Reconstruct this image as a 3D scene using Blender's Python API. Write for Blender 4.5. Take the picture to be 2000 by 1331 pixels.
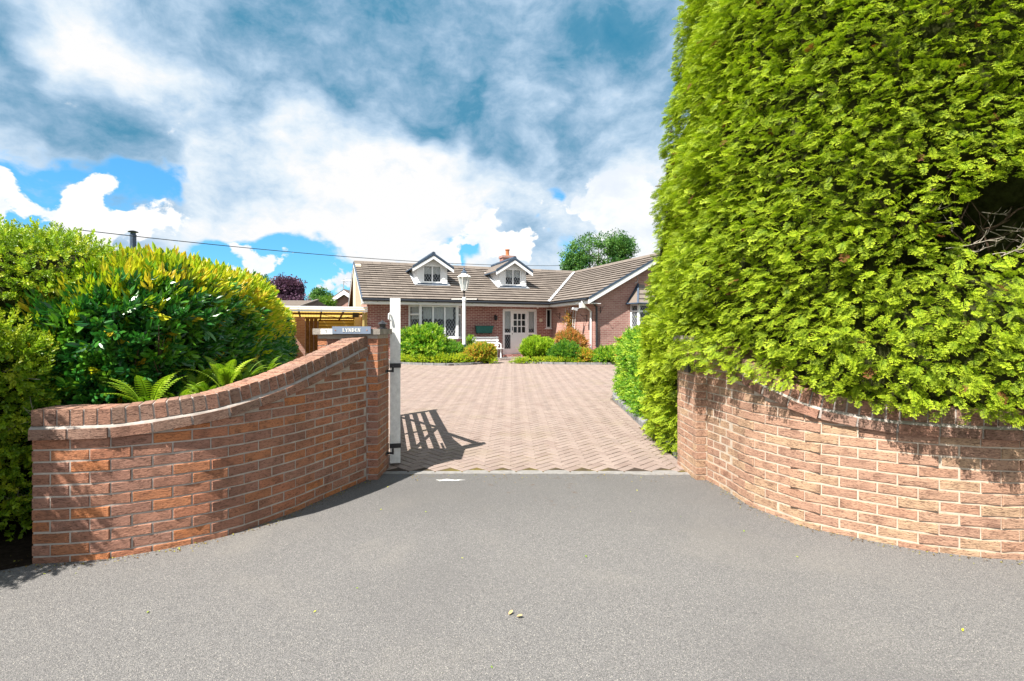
import bpy, math, random
import numpy as np
from mathutils import Vector, Matrix
from math import radians, sin, cos, pi, sqrt, atan2

S = bpy.context.scene
COL = S.collection
for o in list(bpy.data.objects): bpy.data.objects.remove(o)
rnd = random.Random(7)
NR = np.random.RandomState(11)

# ------------------------------------------------------------------ camera
CAMZ = 1.48; FPX = 1000.0; CX = 1000.0; HY = 645.0
cd = bpy.data.cameras.new('camera'); cam = bpy.data.objects.new('camera', cd); COL.objects.link(cam)
cd.sensor_width = 36; cd.lens = 36*FPX/2000; cd.shift_y = -(665.5-HY)/2000
cd.clip_start = .05; cd.clip_end = 3000
cam.location = (0, 0, CAMZ); cam.rotation_euler = (pi/2, 0, 0)
S.camera = cam

# ------------------------------------------------------------------ light
EXPO = 1.3
SUNDIR = Vector((-.49, -.54, 1)).normalized()          # towards the sun
S.view_settings.view_transform = 'Standard'; S.view_settings.look = 'None'
S.view_settings.exposure = EXPO; S.view_settings.gamma = 1
S.view_settings.use_curve_mapping = False
S.render.engine = 'CYCLES'
S.cycles.max_bounces = 6; S.cycles.transparent_max_bounces = 12
S.cycles.use_denoising = True
sl = bpy.data.lights.new('sun', 'SUN'); sl.energy = 4.8; sl.angle = radians(.53); sl.color = (1, .95, .87)
so = bpy.data.objects.new('sun', sl); COL.objects.link(so)
so.rotation_euler = SUNDIR.to_track_quat('Z', 'Y').to_euler(); so.location = (-20, -20, 40)

W = bpy.data.worlds.new('World'); S.world = W; W.use_nodes = True
W.cycles.sampling_method = 'MANUAL'; W.cycles.sample_map_resolution = 256

class NT:
    """small helper to write node graphs"""
    def __init__(s, tree): s.t = tree; s.n = tree.nodes; s.l = tree.links
    def new(s, kind, **kw):
        n = s.n.new(kind)
        for k, v in kw.items(): setattr(n, k, v)
        return n
    def put(s, sock, v):
        if isinstance(v, bpy.types.NodeSocket): s.l.new(v, sock)
        elif v is not None:
            try: sock.default_value = v
            except Exception:
                if isinstance(v, (int, float)): sock.default_value = (v, v, v)
                else: sock.default_value = tuple(v)+(1,)
    def math(s, op, a, b=None, c=None, clamp=False):
        n = s.new('ShaderNodeMath', operation=op, use_clamp=clamp)
        s.put(n.inputs[0], a)
        if b is not None: s.put(n.inputs[1], b)
        if c is not None: s.put(n.inputs[2], c)
        return n.outputs[0]
    def vmath(s, op, a, b=None, out=0):
        n = s.new('ShaderNodeVectorMath', operation=op)
        s.put(n.inputs[0], a)
        if b is not None:
            s.put(n.inputs[3] if op == 'SCALE' else n.inputs[1], b)
        return n.outputs[out]
    def mix(s, f, a, b, blend='MIX'):
        n = s.new('ShaderNodeMix', data_type='RGBA', blend_type=blend)
        s.put(n.inputs[0], f)
        for k, v in ((6, a), (7, b)):
            if not isinstance(v, bpy.types.NodeSocket) and len(v) == 3: v = tuple(v)+(1,)
            s.put(n.inputs[k], v)
        return n.outputs[2]
    def noise(s, vec, scale, detail=4, rough=.55, dist=0, out=0, lac=2.0):
        n = s.new('ShaderNodeTexNoise')
        if vec is not None: s.put(n.inputs['Vector'], vec)
        s.put(n.inputs['Scale'], scale); s.put(n.inputs['Detail'], detail)
        s.put(n.inputs['Roughness'], rough); s.put(n.inputs['Distortion'], dist)
        s.put(n.inputs['Lacunarity'], lac)
        return n.outputs[out]
    def voro(s, vec, scale, feature='F1', out='Distance', rand=1):
        n = s.new('ShaderNodeTexVoronoi', feature=feature)
        if vec is not None: s.put(n.inputs['Vector'], vec)
        s.put(n.inputs['Scale'], scale); s.put(n.inputs['Randomness'], rand)
        return n.outputs[out]
    def ramp(s, f, stops, interp='LINEAR'):
        n = s.new('ShaderNodeValToRGB'); r = n.color_ramp; r.interpolation = interp
        while len(r.elements) > 1: r.elements.remove(r.elements[-1])
        for i, (p, c) in enumerate(stops):
            e = r.elements[0] if i == 0 else r.elements.new(p)
            e.position = p
            e.color = (c, c, c, 1) if isinstance(c, (int, float)) else tuple(c)+(1,)
        s.put(n.inputs[0], f)
        return n.outputs[0]
    def smooth(s, v, a, b):
        n = s.new('ShaderNodeMapRange', interpolation_type='SMOOTHSTEP')
        s.put(n.inputs[0], v); n.inputs[1].default_value = a; n.inputs[2].default_value = b
        n.inputs[3].default_value = 0; n.inputs[4].default_value = 1
        return n.outputs[0]
    def coord(s, out='Object'): return s.new('ShaderNodeTexCoord').outputs[out]
    def mapping(s, vec, scale=(1, 1, 1), rot=(0, 0, 0), loc=(0, 0, 0)):
        n = s.new('ShaderNodeMapping'); s.put(n.inputs[0], vec)
        n.inputs[1].default_value = loc; n.inputs[2].default_value = rot; n.inputs[3].default_value = scale
        return n.outputs[0]
    def bump(s, h, strength=.5, dist=.01, normal=None):
        n = s.new('ShaderNodeBump'); s.put(n.inputs['Strength'], strength)
        s.put(n.inputs['Distance'], dist); s.put(n.inputs['Height'], h)
        if normal is not None: s.put(n.inputs['Normal'], normal)
        return n.outputs[0]

def px_dir(px, py):
    return Vector(((px-CX)/FPX, 1, (HY-py)/FPX)).normalized()

def build_world():
    t = NT(W.node_tree); t.n.clear()
    out = t.new('ShaderNodeOutputWorld'); bg = t.new('ShaderNodeBackground')
    sky = t.new('ShaderNodeTexSky', sky_type='NISHITA'); sky.sun_disc = False
    sky.sun_elevation = math.asin(SUNDIR.z); sky.sun_rotation = atan2(SUNDIR.x, SUNDIR.y)
    sky.air_density = 1.0; sky.dust_density = .3; sky.ozone_density = 2.2
    d = t.coord('Generated')
    d = t.vmath('NORMALIZE', d)
    sep = t.new('ShaderNodeSeparateXYZ'); t.l.new(d, sep.inputs[0])
    z = sep.outputs[2]
    zc = t.math('MAXIMUM', z, 0.0)
    wn = t.noise(d, 7.0, 3, .6, 0, out=1)
    d2 = t.vmath('ADD', d, t.vmath('SCALE', t.vmath('SUBTRACT', wn, (.5, .5, .5)), .20))
    # a cloud deck seen in perspective: project on a plane overhead, softened near the horizon
    den = t.math('ADD', zc, .22)
    q = t.new('ShaderNodeCombineXYZ')
    t.l.new(t.math('DIVIDE', sep.outputs[0], den), q.inputs[0])
    t.l.new(t.math('DIVIDE', sep.outputs[1], den), q.inputs[1])
    q = q.outputs[0]
    d3 = t.vmath('ADD', d, t.vmath('SCALE', t.vmath('SUBTRACT', wn, (.5, .5, .5)), .055))
    def blob(px, py, rad, w):
        c = px_dir(px, py)
        dv = t.vmath('DISTANCE', d2, tuple(c), out=1)
        n = t.new('ShaderNodeMapRange', interpolation_type='SMOOTHERSTEP')
        t.put(n.inputs[0], dv); n.inputs[1].default_value = 0; n.inputs[2].default_value = rad*1.65; n.inputs[3].default_value = w; n.inputs[4].default_value = 0
        return n.outputs[0]
    def total(lst):
        r = None
        for b in lst:
            v = blob(*b); r = v if r is None else t.math('ADD', r, v)
        return r
    n1 = t.noise(t.mapping(q, (1, 1, 1), loc=(3.1, .4, 0)), 1.15, 6, .56, .0)
    n2 = t.noise(t.mapping(d3, (1, 1, 1.6), loc=(.3, 2.0, 1.1)), 5.2, 9, .64, 0)
    n3 = t.noise(t.mapping(d3, (1, 1, 1.35), loc=(5.3, 1.0, .1)), 10.5, 7, .60, .0)
    # ---- density of the broken deck (blue gaps where it is low)
    gaps = total([(330, 350, .050, -.50), (290, 375, .04, -.35), (180, 385, .05, -.35), (120, 370, .04, -.2), (400, 345, .03, -.16), (200, 400, .07, -.16), (60, 408, .05, -.16), (360, 475, .06, -.36), (450, 485, .05, -.34), (560, 505, .06, -.34), (330, 425, .09, .12),
                  (630, 555, .09, -.40), (500, 560, .12, -.40), (885, 490, .045, -.6), (1075, 385, .035, -.42), (985, 420, .035, -.42), (1040, 445, .03, -.4), (700, 545, .05, -.5), (1090, 470, .05, -.5), (60, 440, .10, -.3), (760, 520, .03, -.4),
                  (1000, 470, .04, -.2), (870, 385, .03, -.10), (-300, 400, .3, -.12),
                  (600, 380, .16, .14), (800, 350, .2, .16), (720, 470, .09, .14), (1150, 350, .08, .08), (430, 400, .10, .12), (1000, 440, .03, .12)])
    elev = t.smooth(z, .20, .42)
    nmix = t.math('ADD', t.math('MULTIPLY', t.math('SUBTRACT', t.math('ADD', t.math('MULTIPLY', n1, .4), t.math('MULTIPLY', n2, .6)), .5), 2.6), .55)
    gaps = t.math('MAXIMUM', gaps, -.48)
    dens = t.math('ADD', nmix, gaps)
    dens = t.math('ADD', dens, t.math('MULTIPLY', elev, .5))
    cov = t.smooth(dens, .11, .38)
    # ---- low cumulus with crisp edges
    cu_b = total([(150, 425, .05, .32), (262, 446, .055, .34), (10, 395, .035, .3), (700, 510, .04, .26), (950, 470, .055, .42), (850, 490, .045, .32),
                  (1035, 495, .05, .34), (1215, 400, .08, .42), (1130, 420, .045, .26), (660, 522, .03, .3), (480, 497, .04, .24), (1240, 470, .08, .4), (-160, 420, .1, .3)])
    cu = t.math('ADD', t.math('MULTIPLY', n3, 1.25), cu_b)
    cumask = t.math('MULTIPLY', t.smooth(cu, .80, .87), t.smooth(z, .36, .26))
    # ---- shading of the deck: white where thin and low, slate where thick and high
    dark_b = total([(480, 40, .26, .20), (720, 90, .16, .26), (1000, 50, .26, .26), (1250, 130, .14, .16), (130, 270, .13, .24), (30, 160, .10, .16),
                    (470, 130, .08, .12), (560, 330, .07, .14), (880, 240, .10, .18), (1180, 230, .12, .22), (1130, 330, .08, .16), (260, 250, .08, .14), (300, 130, .07, .06),
                    (150, 100, .08, -.24), (90, 50, .05, -.14), (330, 210, .09, -.10), (600, 215, .07, -.14), (650, 290, .09, -.10), (850, 300, .06, -.22), (740, 210, .05, -.12), (560, 400, .16, -.16), (800, 370, .13, -.22), (1040, 215, .07, -.16), (60, 320, .06, -.16)])
    nz = t.math('MULTIPLY', t.math('SUBTRACT', t.math('ADD', t.math('ADD', t.math('MULTIPLY', n1, .30), t.math('MULTIPLY', n2, .62)), t.math('MULTIPLY', n3, -.22)), .36), 1.75)
    dark_b = t.math('MINIMUM', dark_b, .33)
    sh = t.math('ADD', t.math('ADD', nz, .27), t.math('MULTIPLY', dark_b, .95))
    sh = t.math('ADD', sh, t.math('MULTIPLY', t.smooth(z, .10, .60), .12))
    deck = t.ramp(sh, [(.18, (1.0, 1.0, 1.0)), (.30, (.80, .90, .99)), (.45, (.52, .69, .87)), (.60, (.28, .47, .66)), (.74, (.10, .32, .50)), (.90, (.05, .27, .45))])
    k = 1.0/(2**EXPO)
    deck = t.vmath('SCALE', deck, k*1.0)
    white = t.vmath('SCALE', t.mix(t.smooth(n2, .35, .6), (.84, .91, 1.0), (1.12, 1.12, 1.12)), k)
    # clear sky: the Nishita sky, deepened in blue as the photograph's is
    clear = t.vmath('SCALE', sky.outputs[0], .085)
    tint = t.mix(t.smooth(z, .02, .35), (.30, .66, .90), (.36, .86, 1.02))
    clear = t.vmath('MULTIPLY', clear, tint)
    c = t.mix(cov, clear, deck)
    c = t.mix(cumask, c, white)
    c = t.mix(t.smooth(z, -.02, .0), (.10, .12, .10), c)
    t.put(bg.inputs[0], c); bg.inputs[1].default_value = 1.0
    t.l.new(bg.outputs[0], out.inputs[0])
build_world()

# ------------------------------------------------------------------ materials
def principled(name, rough=.7, spec=.3):
    m = bpy.data.materials.new(name); m.use_nodes = True
    t = NT(m.node_tree); b = m.node_tree.nodes['Principled BSDF']
    b.inputs['Roughness'].default_value = rough
    b.inputs['Specular IOR Level'].default_value = spec
    return m, t, b
def simple(name, col, rough=.6, spec=.3, var=.12, scale=8, bump=.15, bdist=.003, metal=0):
    m, t, b = principled(name, rough, spec)
    oc = t.coord()
    n = t.noise(oc, scale, 5, .6)
    c1 = [max(0, x*(1-var)) for x in col]; c2 = [min(1, x*(1+var)) for x in col]
    t.put(b.inputs['Base Color'], t.ramp(n, [(.3, c1), (.7, c2)]))
    b.inputs['Metallic'].default_value = metal
    if bump: t.put(b.inputs['Normal'], t.bump(t.noise(oc, scale*9, 4, .6), bump, bdist))
    return m

def brick_unit_mat(name, cols, dark=.75):
    """one rustic brick: bark-like relief, colour by object"""
    m, t, b = principled(name, .88, .2)
    oi = t.new('ShaderNodeObjectInfo'); r = oi.outputs['Random']
    oc = t.coord()
    off = t.new('ShaderNodeCombineXYZ'); t.l.new(t.math('MULTIPLY', r, 53.0), off.inputs[0]); t.l.new(t.math('MULTIPLY', r, 91.0), off.inputs[2])
    v = t.vmath('ADD', oc, off.outputs[0])
    base = t.ramp(r, [(i/len(cols), c) for i, c in enumerate(cols)], 'CONSTANT')
    big = t.noise(v, 9, 3, .6)
    base = t.mix(t.math('MULTIPLY', t.smooth(big, .45, .75), dark), base, (.17, .085, .06))
    geo = t.new('ShaderNodeNewGeometry')
    stain = t.noise(t.mapping(geo.outputs['Position'], (2.2, 2.2, 1.2)), 1.0, 4, .6)
    base = t.mix(t.math('MULTIPLY', t.smooth(stain, .52, .72), dark*.65), base, (.13, .075, .055))
    bark = t.noise(t.mapping(v, (26, 26, 95)), 1.0, 5, .62, 1.6)
    grit = t.noise(v, 420, 2, .6)
    base = t.mix(t.math('MULTIPLY', t.smooth(bark, .50, .36), dark), base, (.05, .025, .018))
    base = t.mix(t.math('MULTIPLY', t.smooth(grit, .6, .75), .3), base, (.5, .4, .32))
    t.put(b.inputs['Base Color'], base)
    h = t.math('ADD', t.math('MULTIPLY', bark, 1.0), t.math('MULTIPLY', grit, .12))
    t.put(b.inputs['Normal'], t.bump(h, 1.0, .013))
    return m

def attr_mat(name, cols, attr='tint', rough=.85, bump=.3, bscale=60, bdist=.004, dirt=None):
    m, t, b = principled(name, rough, .25)
    a = t.new('ShaderNodeAttribute', attribute_name=attr)
    f = a.outputs['Fac']
    c = t.ramp(f, [(i/(len(cols)-1), x) for i, x in enumerate(cols)])
    oc = t.coord()
    n = t.noise(oc, 3.0, 5, .65)
    g = t.noise(oc, bscale*2, 4, .7)
    c = t.mix(.35, c, t.mix(g, (0.02, .02, .02), (.75, .68, .62)), 'OVERLAY')
    if dirt: c = t.mix(t.math('MULTIPLY', t.smooth(n, .5, .75), dirt[1]), c, dirt[0])
    t.put(b.inputs['Base Color'], c)
    t.put(b.inputs['Normal'], t.bump(t.noise(oc, bscale, 5, .7), bump, bdist))
    return m

def house_brick_mat(name, axis, c1, c2, cm, ratio=1.0):
    m, t, b = principled(name, .85, .2)
    oc = t.coord()
    sep = t.new('ShaderNodeSeparateXYZ'); t.l.new(oc, sep.inputs[0])
    cmb = t.new('ShaderNodeCombineXYZ')
    t.l.new(sep.outputs[axis], cmb.inputs[0]); t.l.new(sep.outputs[2], cmb.inputs[1])
    br = t.new('ShaderNodeTexBrick'); t.l.new(cmb.outputs[0], br.inputs['Vector'])
    br.inputs['Scale'].default_value = 1; br.inputs['Brick Width'].default_value = .225; br.inputs['Row Height'].default_value = .075
    br.inputs['Mortar Size'].default_value = .008; br.inputs['Mortar Smooth'].default_value = .2; br.inputs['Bias'].default_value = -.1
    br.inputs['Color1'].default_value = tuple(c1)+(1,); br.inputs['Color2'].default_value = tuple(c2)+(1,); br.inputs['Mortar'].default_value = tuple(cm)+(1,)
    n = t.noise(oc, 1.3, 5, .6); n2 = t.noise(oc, 55, 4, .7)
    c = t.mix(t.math('MULTIPLY', t.smooth(n, .45, .75), .35), br.outputs[0], (.10, .055, .05))
    c = t.mix(.4, c, t.mix(n2, (.1, .1, .1), (.9, .9, .9)), 'OVERLAY')
    t.put(b.inputs['Base Color'], c)
    h = t.math('ADD', t.math('MULTIPLY', br.outputs[1], -1.0), t.math('MULTIPLY', n2, .35))
    t.put(b.inputs['Normal'], t.bump(h, .7, .008))
    return m

def leaf_mat(name, stops, tips=None, trans=.35, rough=.45, spec=.4, brown=0.0, hue_noise=1.0):
    """stops: ramp over random; attribute 'tip' (0 base..1 tip) mixes to tips"""
    m = bpy.data.materials.new(name); m.use_nodes = True
    t = NT(m.node_tree); b = t.n['Principled BSDF']; out = t.n['Material Output']
    b.inputs['Roughness'].default_value = rough; b.inputs['Specular IOR Level'].default_value = spec
    oi = t.new('ShaderNodeObjectInfo')
    geo = t.new('ShaderNodeNewGeometry')
    n = t.noise(geo.outputs['Position'], hue_noise, 3, .6)
    f = t.math('ADD', t.math('MULTIPLY', oi.outputs['Random'], .6), t.math('MULTIPLY', n, .4))
    f2 = t.smooth(f, .12, .88)
    c = t.ramp(f2, stops)
    if tips is not None:
        a = t.new('ShaderNodeAttribute', attribute_name='tip')
        c = t.mix(t.math('MULTIPLY', a.outputs['Fac'], t.math('ADD', t.math('MULTIPLY', oi.outputs['Random'], .5), .6), clamp=True), c, tips)
    if brown:
        c = t.mix(t.math('LESS_THAN', oi.outputs['Random'], brown), c, (.20, .08, .025))
    t.put(b.inputs['Base Color'], c)
    tr = t.new('ShaderNodeBsdfTranslucent')
    t.put(tr.inputs[0], t.mix(.5, c, t.vmath('MULTIPLY', c, (1.3, 1.5, .5))))
    mx = t.new('ShaderNodeMixShader'); mx.inputs[0].default_value = trans
    t.l.new(b.outputs[0], mx.inputs[1]); t.l.new(tr.outputs[0], mx.inputs[2]); t.l.new(mx.outputs[0], out.inputs[0])
    return m

M = {}
BR_L = [(.45, .19, .11), (.39, .19, .13), (.48, .20, .10), (.35, .18, .13), (.42, .19, .115), (.38, .20, .145), (.44, .22, .15), (.52, .20, .085), (.39, .19, .125)]
BR_R = [(.47, .27, .18), (.50, .31, .21), (.44, .26, .18), (.49, .32, .205), (.46, .28, .19), (.50, .33, .21), (.42, .25, .175), (.48, .29, .195)]
M['brick_l'] = brick_unit_mat('rustic_brick_orange', BR_L, .6)
M['brick_r'] = brick_unit_mat('rustic_brick_buff', BR_R, .65)
M['coping'] = brick_unit_mat('weathered_coping_brick', [(.31, .18, .135), (.36, .20, .14), (.28, .175, .13), (.38, .20, .14), (.33, .20, .15)])
M['mortar'] = simple('mortar', (.38, .33, .29), .95, .1, .18, 14, .6, .004)
M['mortar_r'] = simple('pale_mortar', (.47, .39, .31), .95, .1, .15, 14, .6, .004)
M['mortar_d'] = simple('weathered_mortar', (.34, .30, .27), .95, .1, .25, 14, .6, .004)
M['cap'] = simple('weathered_cap_stone', (.27, .24, .21), .95, .1, .45, 9, .6, .006)
M['white'] = simple('white_paint', (.80, .80, .80), .45, .4, .04, 6, .08)
M['gate_paint'] = simple('chipped_gate_paint', (.72, .72, .70), .55, .3, .16, 16, .5, .004)
M['white_old'] = simple('old_white_paint', (.74, .73, .70), .55, .3, .12, 14, .2)
M['black'] = simple('black_iron', (.015, .015, .018), .45, .5, .2, 20, .2)
M['blackpl'] = simple('black_plastic', (.018, .02, .026), .35, .5, .1, 20, 0)
M['blue_slate'] = simple('slate_blue_edging', (.045, .07, .11), .6, .4, .3, 8, .3)
M['lead'] = simple('grey_lead_flashing', (.50, .52, .55), .6, .4, .15, 6, .2)
M['grey_sign'] = simple('slate_grey_sign', (.16, .20, .27), .5, .3, .06, 20, .1)
M['cream'] = simple('cream_render', (.62, .55, .42), .8, .2, .1, 6, .2)
M['letter'] = simple('pale_lettering', (.80, .79, .72), .5, .3, .03, 20, 0)
M['green_pl'] = simple('dark_green_trough', (.012, .12, .10), .5, .4, .3, 30, .2)
M['curtain'] = simple('white_lace', (.80, .84, .83), .9, .1, .12, 30, 0)
M['interior'] = simple('dim_room', (.06, .06, .06), .9, .1, .3, 2, 0)  # dark grey stands in for unlit rooms behind windows and door
M['terracotta'] = simple('terracotta', (.42, .16, .07), .8, .2, .15, 10, .2)
M['kerb'] = simple('grey_kerb_stone', (.21, .21, .21), .95, .1, .35, 12, .7, .006)
M['conc'] = simple('pale_concrete', (.22, .21, .20), .95, .1, .2, 18, .4, .004)
M['soil'] = simple('dark_soil', (.035, .025, .018), 1, .05, .5, 20, 1, .02)
M['bark'] = simple('bark', (.10, .07, .05), .95, .1, .4, 14, .8, .02)
M['deadtwig'] = simple('bare_grey_twig', (.42, .36, .30), .9, .1, .3, 20, .3)
M['silver'] = simple('galvanised_metal', (.5, .5, .5), .4, .5, .1, 20, 0, .003, .6)
M['garden'] = simple('rough_grass_ground', (.06, .085, .02), 1, .05, .5, 3, .8, .03)
M['core'] = simple('dark_core', (.040, .045, .016), 1, .02, .5, 20, .6, .02)  # dark shell colour stands in for shade deep inside the foliage
M['core_b'] = simple('bare_inner_branches', (.05, .035, .022), 1, .02, .5, 24, .8, .02)
M['tarm_stain'] = simple('spilt_white_paint', (.62, .62, .6), .9, .1, .2, 30, .3)

def asphalt():
    m, t, b = principled('worn_asphalt', .92, .2)
    p = t.new('ShaderNodeNewGeometry').outputs['Position']
    a = t.voro(p, 290, out='Color'); sa = t.new('ShaderNodeSeparateColor'); t.l.new(a, sa.inputs[0])
    ds = t.voro(p, 290)
    c = t.ramp(sa.outputs[0], [(0, (.080, .077, .076)), (.35, (.132, .127, .125)), (.75, (.175, .168, .164)), (.95, (.235, .223, .212)), (1, (.38, .35, .31))])
    fine = t.noise(p, 420, 3, .7)
    c = t.mix(.60, c, t.ramp(fine, [(.3, (.10, .10, .10)), (.7, (.9, .9, .9))]), 'OVERLAY')
    patch = t.noise(p, .9, 5, .6, .6)
    c = t.mix(t.math('MULTIPLY', t.smooth(patch, .50, .74), .30), c, (.235, .215, .19))
    patch2 = t.noise(t.mapping(p, loc=(7, 3, 0)), .55, 4, .6, .3)
    c = t.mix(t.math('MULTIPLY', t.smooth(patch2, .44, .74), .35), c, (.105, .100, .10))
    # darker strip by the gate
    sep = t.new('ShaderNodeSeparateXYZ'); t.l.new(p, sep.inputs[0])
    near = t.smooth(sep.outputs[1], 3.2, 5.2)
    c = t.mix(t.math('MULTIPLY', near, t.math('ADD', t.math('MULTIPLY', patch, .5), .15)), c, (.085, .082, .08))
    # brown mud spots
    mud = t.noise(t.mapping(p, loc=(1.7, .4, 0)), 5.2, 6, .7)
    gate = t.vmath('DISTANCE', p, (.22, 4.85, 0), out=1)
    mm = t.math('MULTIPLY', t.smooth(mud, .60, .68), t.smooth(gate, .9, .25))
    c = t.mix(t.math('MULTIPLY', mm, .6), c, (.10, .055, .03))
    t.put(b.inputs['Base Color'], c)
    h = t.math('ADD', t.math('MULTIPLY', ds, -1.3), t.math('MULTIPLY', fine, .5))
    t.put(b.inputs['Normal'], t.bump(h, .55, .004))
    return m
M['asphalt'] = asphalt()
PV = [(.215, .163, .142), (.245, .19, .167), (.262, .207, .182), (.228, .176, .154), (.272, .215, .189), (.222, .174, .154)]
def paver_mat(name, obj):
    m, t, b = principled(name, .92, .2)
    if obj: f = t.new('ShaderNodeObjectInfo').outputs['Random']
    else: f = t.new('ShaderNodeAttribute', attribute_name='tint').outputs['Fac']
    p = t.new('ShaderNodeNewGeometry').outputs['Position']
    c = t.ramp(f, [(i/5, x) for i, x in enumerate(PV)])
    g = t.noise(p, 260, 3, .75); n = t.noise(p, 1.1, 5, .65)
    c = t.mix(.55, c, t.ramp(g, [(.3, (.12, .12, .12)), (.7, (.9, .88, .86))]), 'OVERLAY')
    c = t.mix(t.math('MULTIPLY', t.smooth(n, .50, .72), .35), c, (.22, .18, .12))
    t.put(b.inputs['Base Color'], c)
    t.put(b.inputs['Normal'], t.bump(g, .5, .004))
    return m
M['paver'] = paver_mat('pink_block_paver', True)
M['paver_s'] = paver_mat('pink_block_paving', False)
def joint_mat():
    m, t, b = principled('mossy_joint_sand', 1, .1)
    p = t.new('ShaderNodeNewGeometry').outputs['Position']
    n = t.noise(p, 1.3, 5, .65); n2 = t.noise(p, 25, 4, .7)
    c = t.mix(t.smooth(n, .42, .62), (.055, .042, .033), (.13, .10, .03))
    c = t.mix(t.math('MULTIPLY', t.smooth(n2, .55, .7), t.smooth(n, .45, .6)), c, (.22, .19, .02))
    t.put(b.inputs['Base Color'], c); t.put(b.inputs['Normal'], t.bump(n2, .8, .01))
    return m
M['joint'] = joint_mat()
M['tile'] = attr_mat('concrete_roof_tile', [(.165, .142, .125), (.215, .185, .162), (.19, .163, .143), (.245, .212, .185), (.175, .150, .132)], bump=.35, bscale=45, dirt=((.12, .10, .08), .45))
M['hb_a'] = house_brick_mat('house_brick_front', 0, (.25, .088, .078), (.34, .15, .125), (.58, .46, .40))  # darker copy of the brick: shade of the front put into the colour
M['hb_b'] = house_brick_mat('house_brick_side', 1, (.40, .20, .16), (.47, .27, .225), (.55, .42, .36))  # paler copy of the brick: sunlight on the sides put into the colour
M['hb_w'] = house_brick_mat('house_brick_wing', 0, (.34, .17, .145), (.41, .23, .195), (.48, .36, .31))

def glass_mat():
    m = bpy.data.materials.new('window_glass'); m.use_nodes = True
    t = NT(m.node_tree); b = t.n['Principled BSDF']; out = t.n['Material Output']
    b.inputs['Base Color'].default_value = (.03, .05, .06, 1); b.inputs['Roughness'].default_value = .03
    b.inputs['Specular IOR Level'].default_value = .8
    tr = t.new('ShaderNodeBsdfTransparent'); mx = t.new('ShaderNodeMixShader'); mx.inputs[0].default_value = .72
    t.l.new(b.outputs[0], mx.inputs[1]); t.l.new(tr.outputs[0], mx.inputs[2]); t.l.new(mx.outputs[0], out.inputs[0])
    return m
M['glass'] = glass_mat()
def yellow_roof():
    m = bpy.data.materials.new('yellowed_translucent_sheet'); m.use_nodes = True
    t = NT(m.node_tree); out = t.n['Material Output']; t.n.remove(t.n['Principled BSDF'])
    a = t.new('ShaderNodeBsdfTranslucent'); a.inputs[0].default_value = (.48, .33, .08, 1)
    d = t.new('ShaderNodeBsdfDiffuse'); d.inputs[0].default_value = (.45, .34, .14, 1)
    mx = t.new('ShaderNodeMixShader'); mx.inputs[0].default_value = .25
    t.l.new(a.outputs[0], mx.inputs[1]); t.l.new(d.outputs[0], mx.inputs[2]); t.l.new(mx.outputs[0], out.inputs[0])
    return m
M['yroof'] = yellow_roof()
M['tint_wall'] = simple('roof_tinted_boarding', (.46, .35, .13), .7, .3, .1, 4, .1)  # yellow light from the translucent roof is put into this colour
M['brownwood'] = simple('brown_stained_timber', (.13, .065, .025), .8, .2, .4, 8, .3)

# foliage
M['conifer'] = leaf_mat('cypress_spray', [(0, (.025, .08, .005)), (.35, (.065, .17, .007)), (.7, (.14, .27, .010)), (1, (.22, .35, .014))], (.48, .56, .028), .30, .55, .25, brown=.010)
M['privet'] = leaf_mat('privet_leaf', [(0, (.035, .14, .010)), (.4, (.09, .25, .012)), (.75, (.24, .42, .018)), (1, (.48, .46, .04))], (.50, .56, .035), .3, .4, .4, hue_noise=3)
M['laurel'] = leaf_mat('laurel_leaf', [(0, (.014, .09, .022)), (.5, (.04, .18, .024)), (.85, (.10, .27, .022)), (1, (.18, .36, .03))], None, .22, .30, .6, hue_noise=2)
M['laurel_y'] = leaf_mat('young_laurel_leaf', [(0, (.22, .36, .015)), (.4, (.42, .50, .02)), (.8, (.60, .54, .03)), (1, (.62, .42, .04))], None, .35, .4, .4, hue_noise=1.2)
M['fern'] = leaf_mat('fern_frond', [(0, (.16, .30, .015)), (.5, (.28, .43, .02)), (1, (.42, .54, .04))], None, .4, .5, .3)
M['bushA'] = leaf_mat('round_bush_leaf', [(0, (.06, .20, .01)), (.5, (.20, .38, .02)), (1, (.42, .54, .05))], None, .3, .45, .4)
M['bushD'] = leaf_mat('dark_bush_leaf', [(0, (.03, .12, .012)), (.5, (.10, .26, .02)), (1, (.24, .38, .03))], None, .3, .45, .4)
M['bushY'] = leaf_mat('golden_bush_leaf', [(0, (.12, .24, .015)), (.45, (.40, .42, .03)), (.8, (.60, .42, .05)), (1, (.62, .22, .06))], None, .3, .5, .3)
M['bushR'] = leaf_mat('coppery_bush_leaf', [(0, (.10, .16, .02)), (.4, (.36, .22, .04)), (.7, (.50, .18, .06)), (1, (.55, .30, .08))], None, .3, .5, .3)
M['ground_c'] = leaf_mat('ground_cover_leaf', [(0, (.12, .24, .012)), (.5, (.34, .46, .02)), (1, (.55, .55, .04))], None, .3, .5, .3)
M['pinkfl'] = leaf_mat('pink_flower', [(0, (.5, .05, .12)), (1, (.65, .18, .28))], None, .3, .6, .2)
M['purple_t'] = leaf_mat('copper_beech_leaf', [(0, (.04, .018, .04)), (.5, (.10, .045, .09)), (1, (.18, .09, .15))], None, .25, .5, .3, hue_noise=.4)
M['tree_t'] = leaf_mat('tree_leaf', [(0, (.03, .10, .03)), (.5, (.08, .20, .045)), (1, (.16, .30, .06))], None, .35, .5, .3, hue_noise=.4)
M['tree_y'] = leaf_mat('pale_tree_leaf', [(0, (.05, .13, .015)), (.5, (.10, .21, .02)), (1, (.20, .30, .03))], None, .3, .5, .3, hue_noise=.4)
M['dryleaf'] = simple('dry_leaf', (.42, .30, .14), .8, .2, .2, 60, 0)

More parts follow.
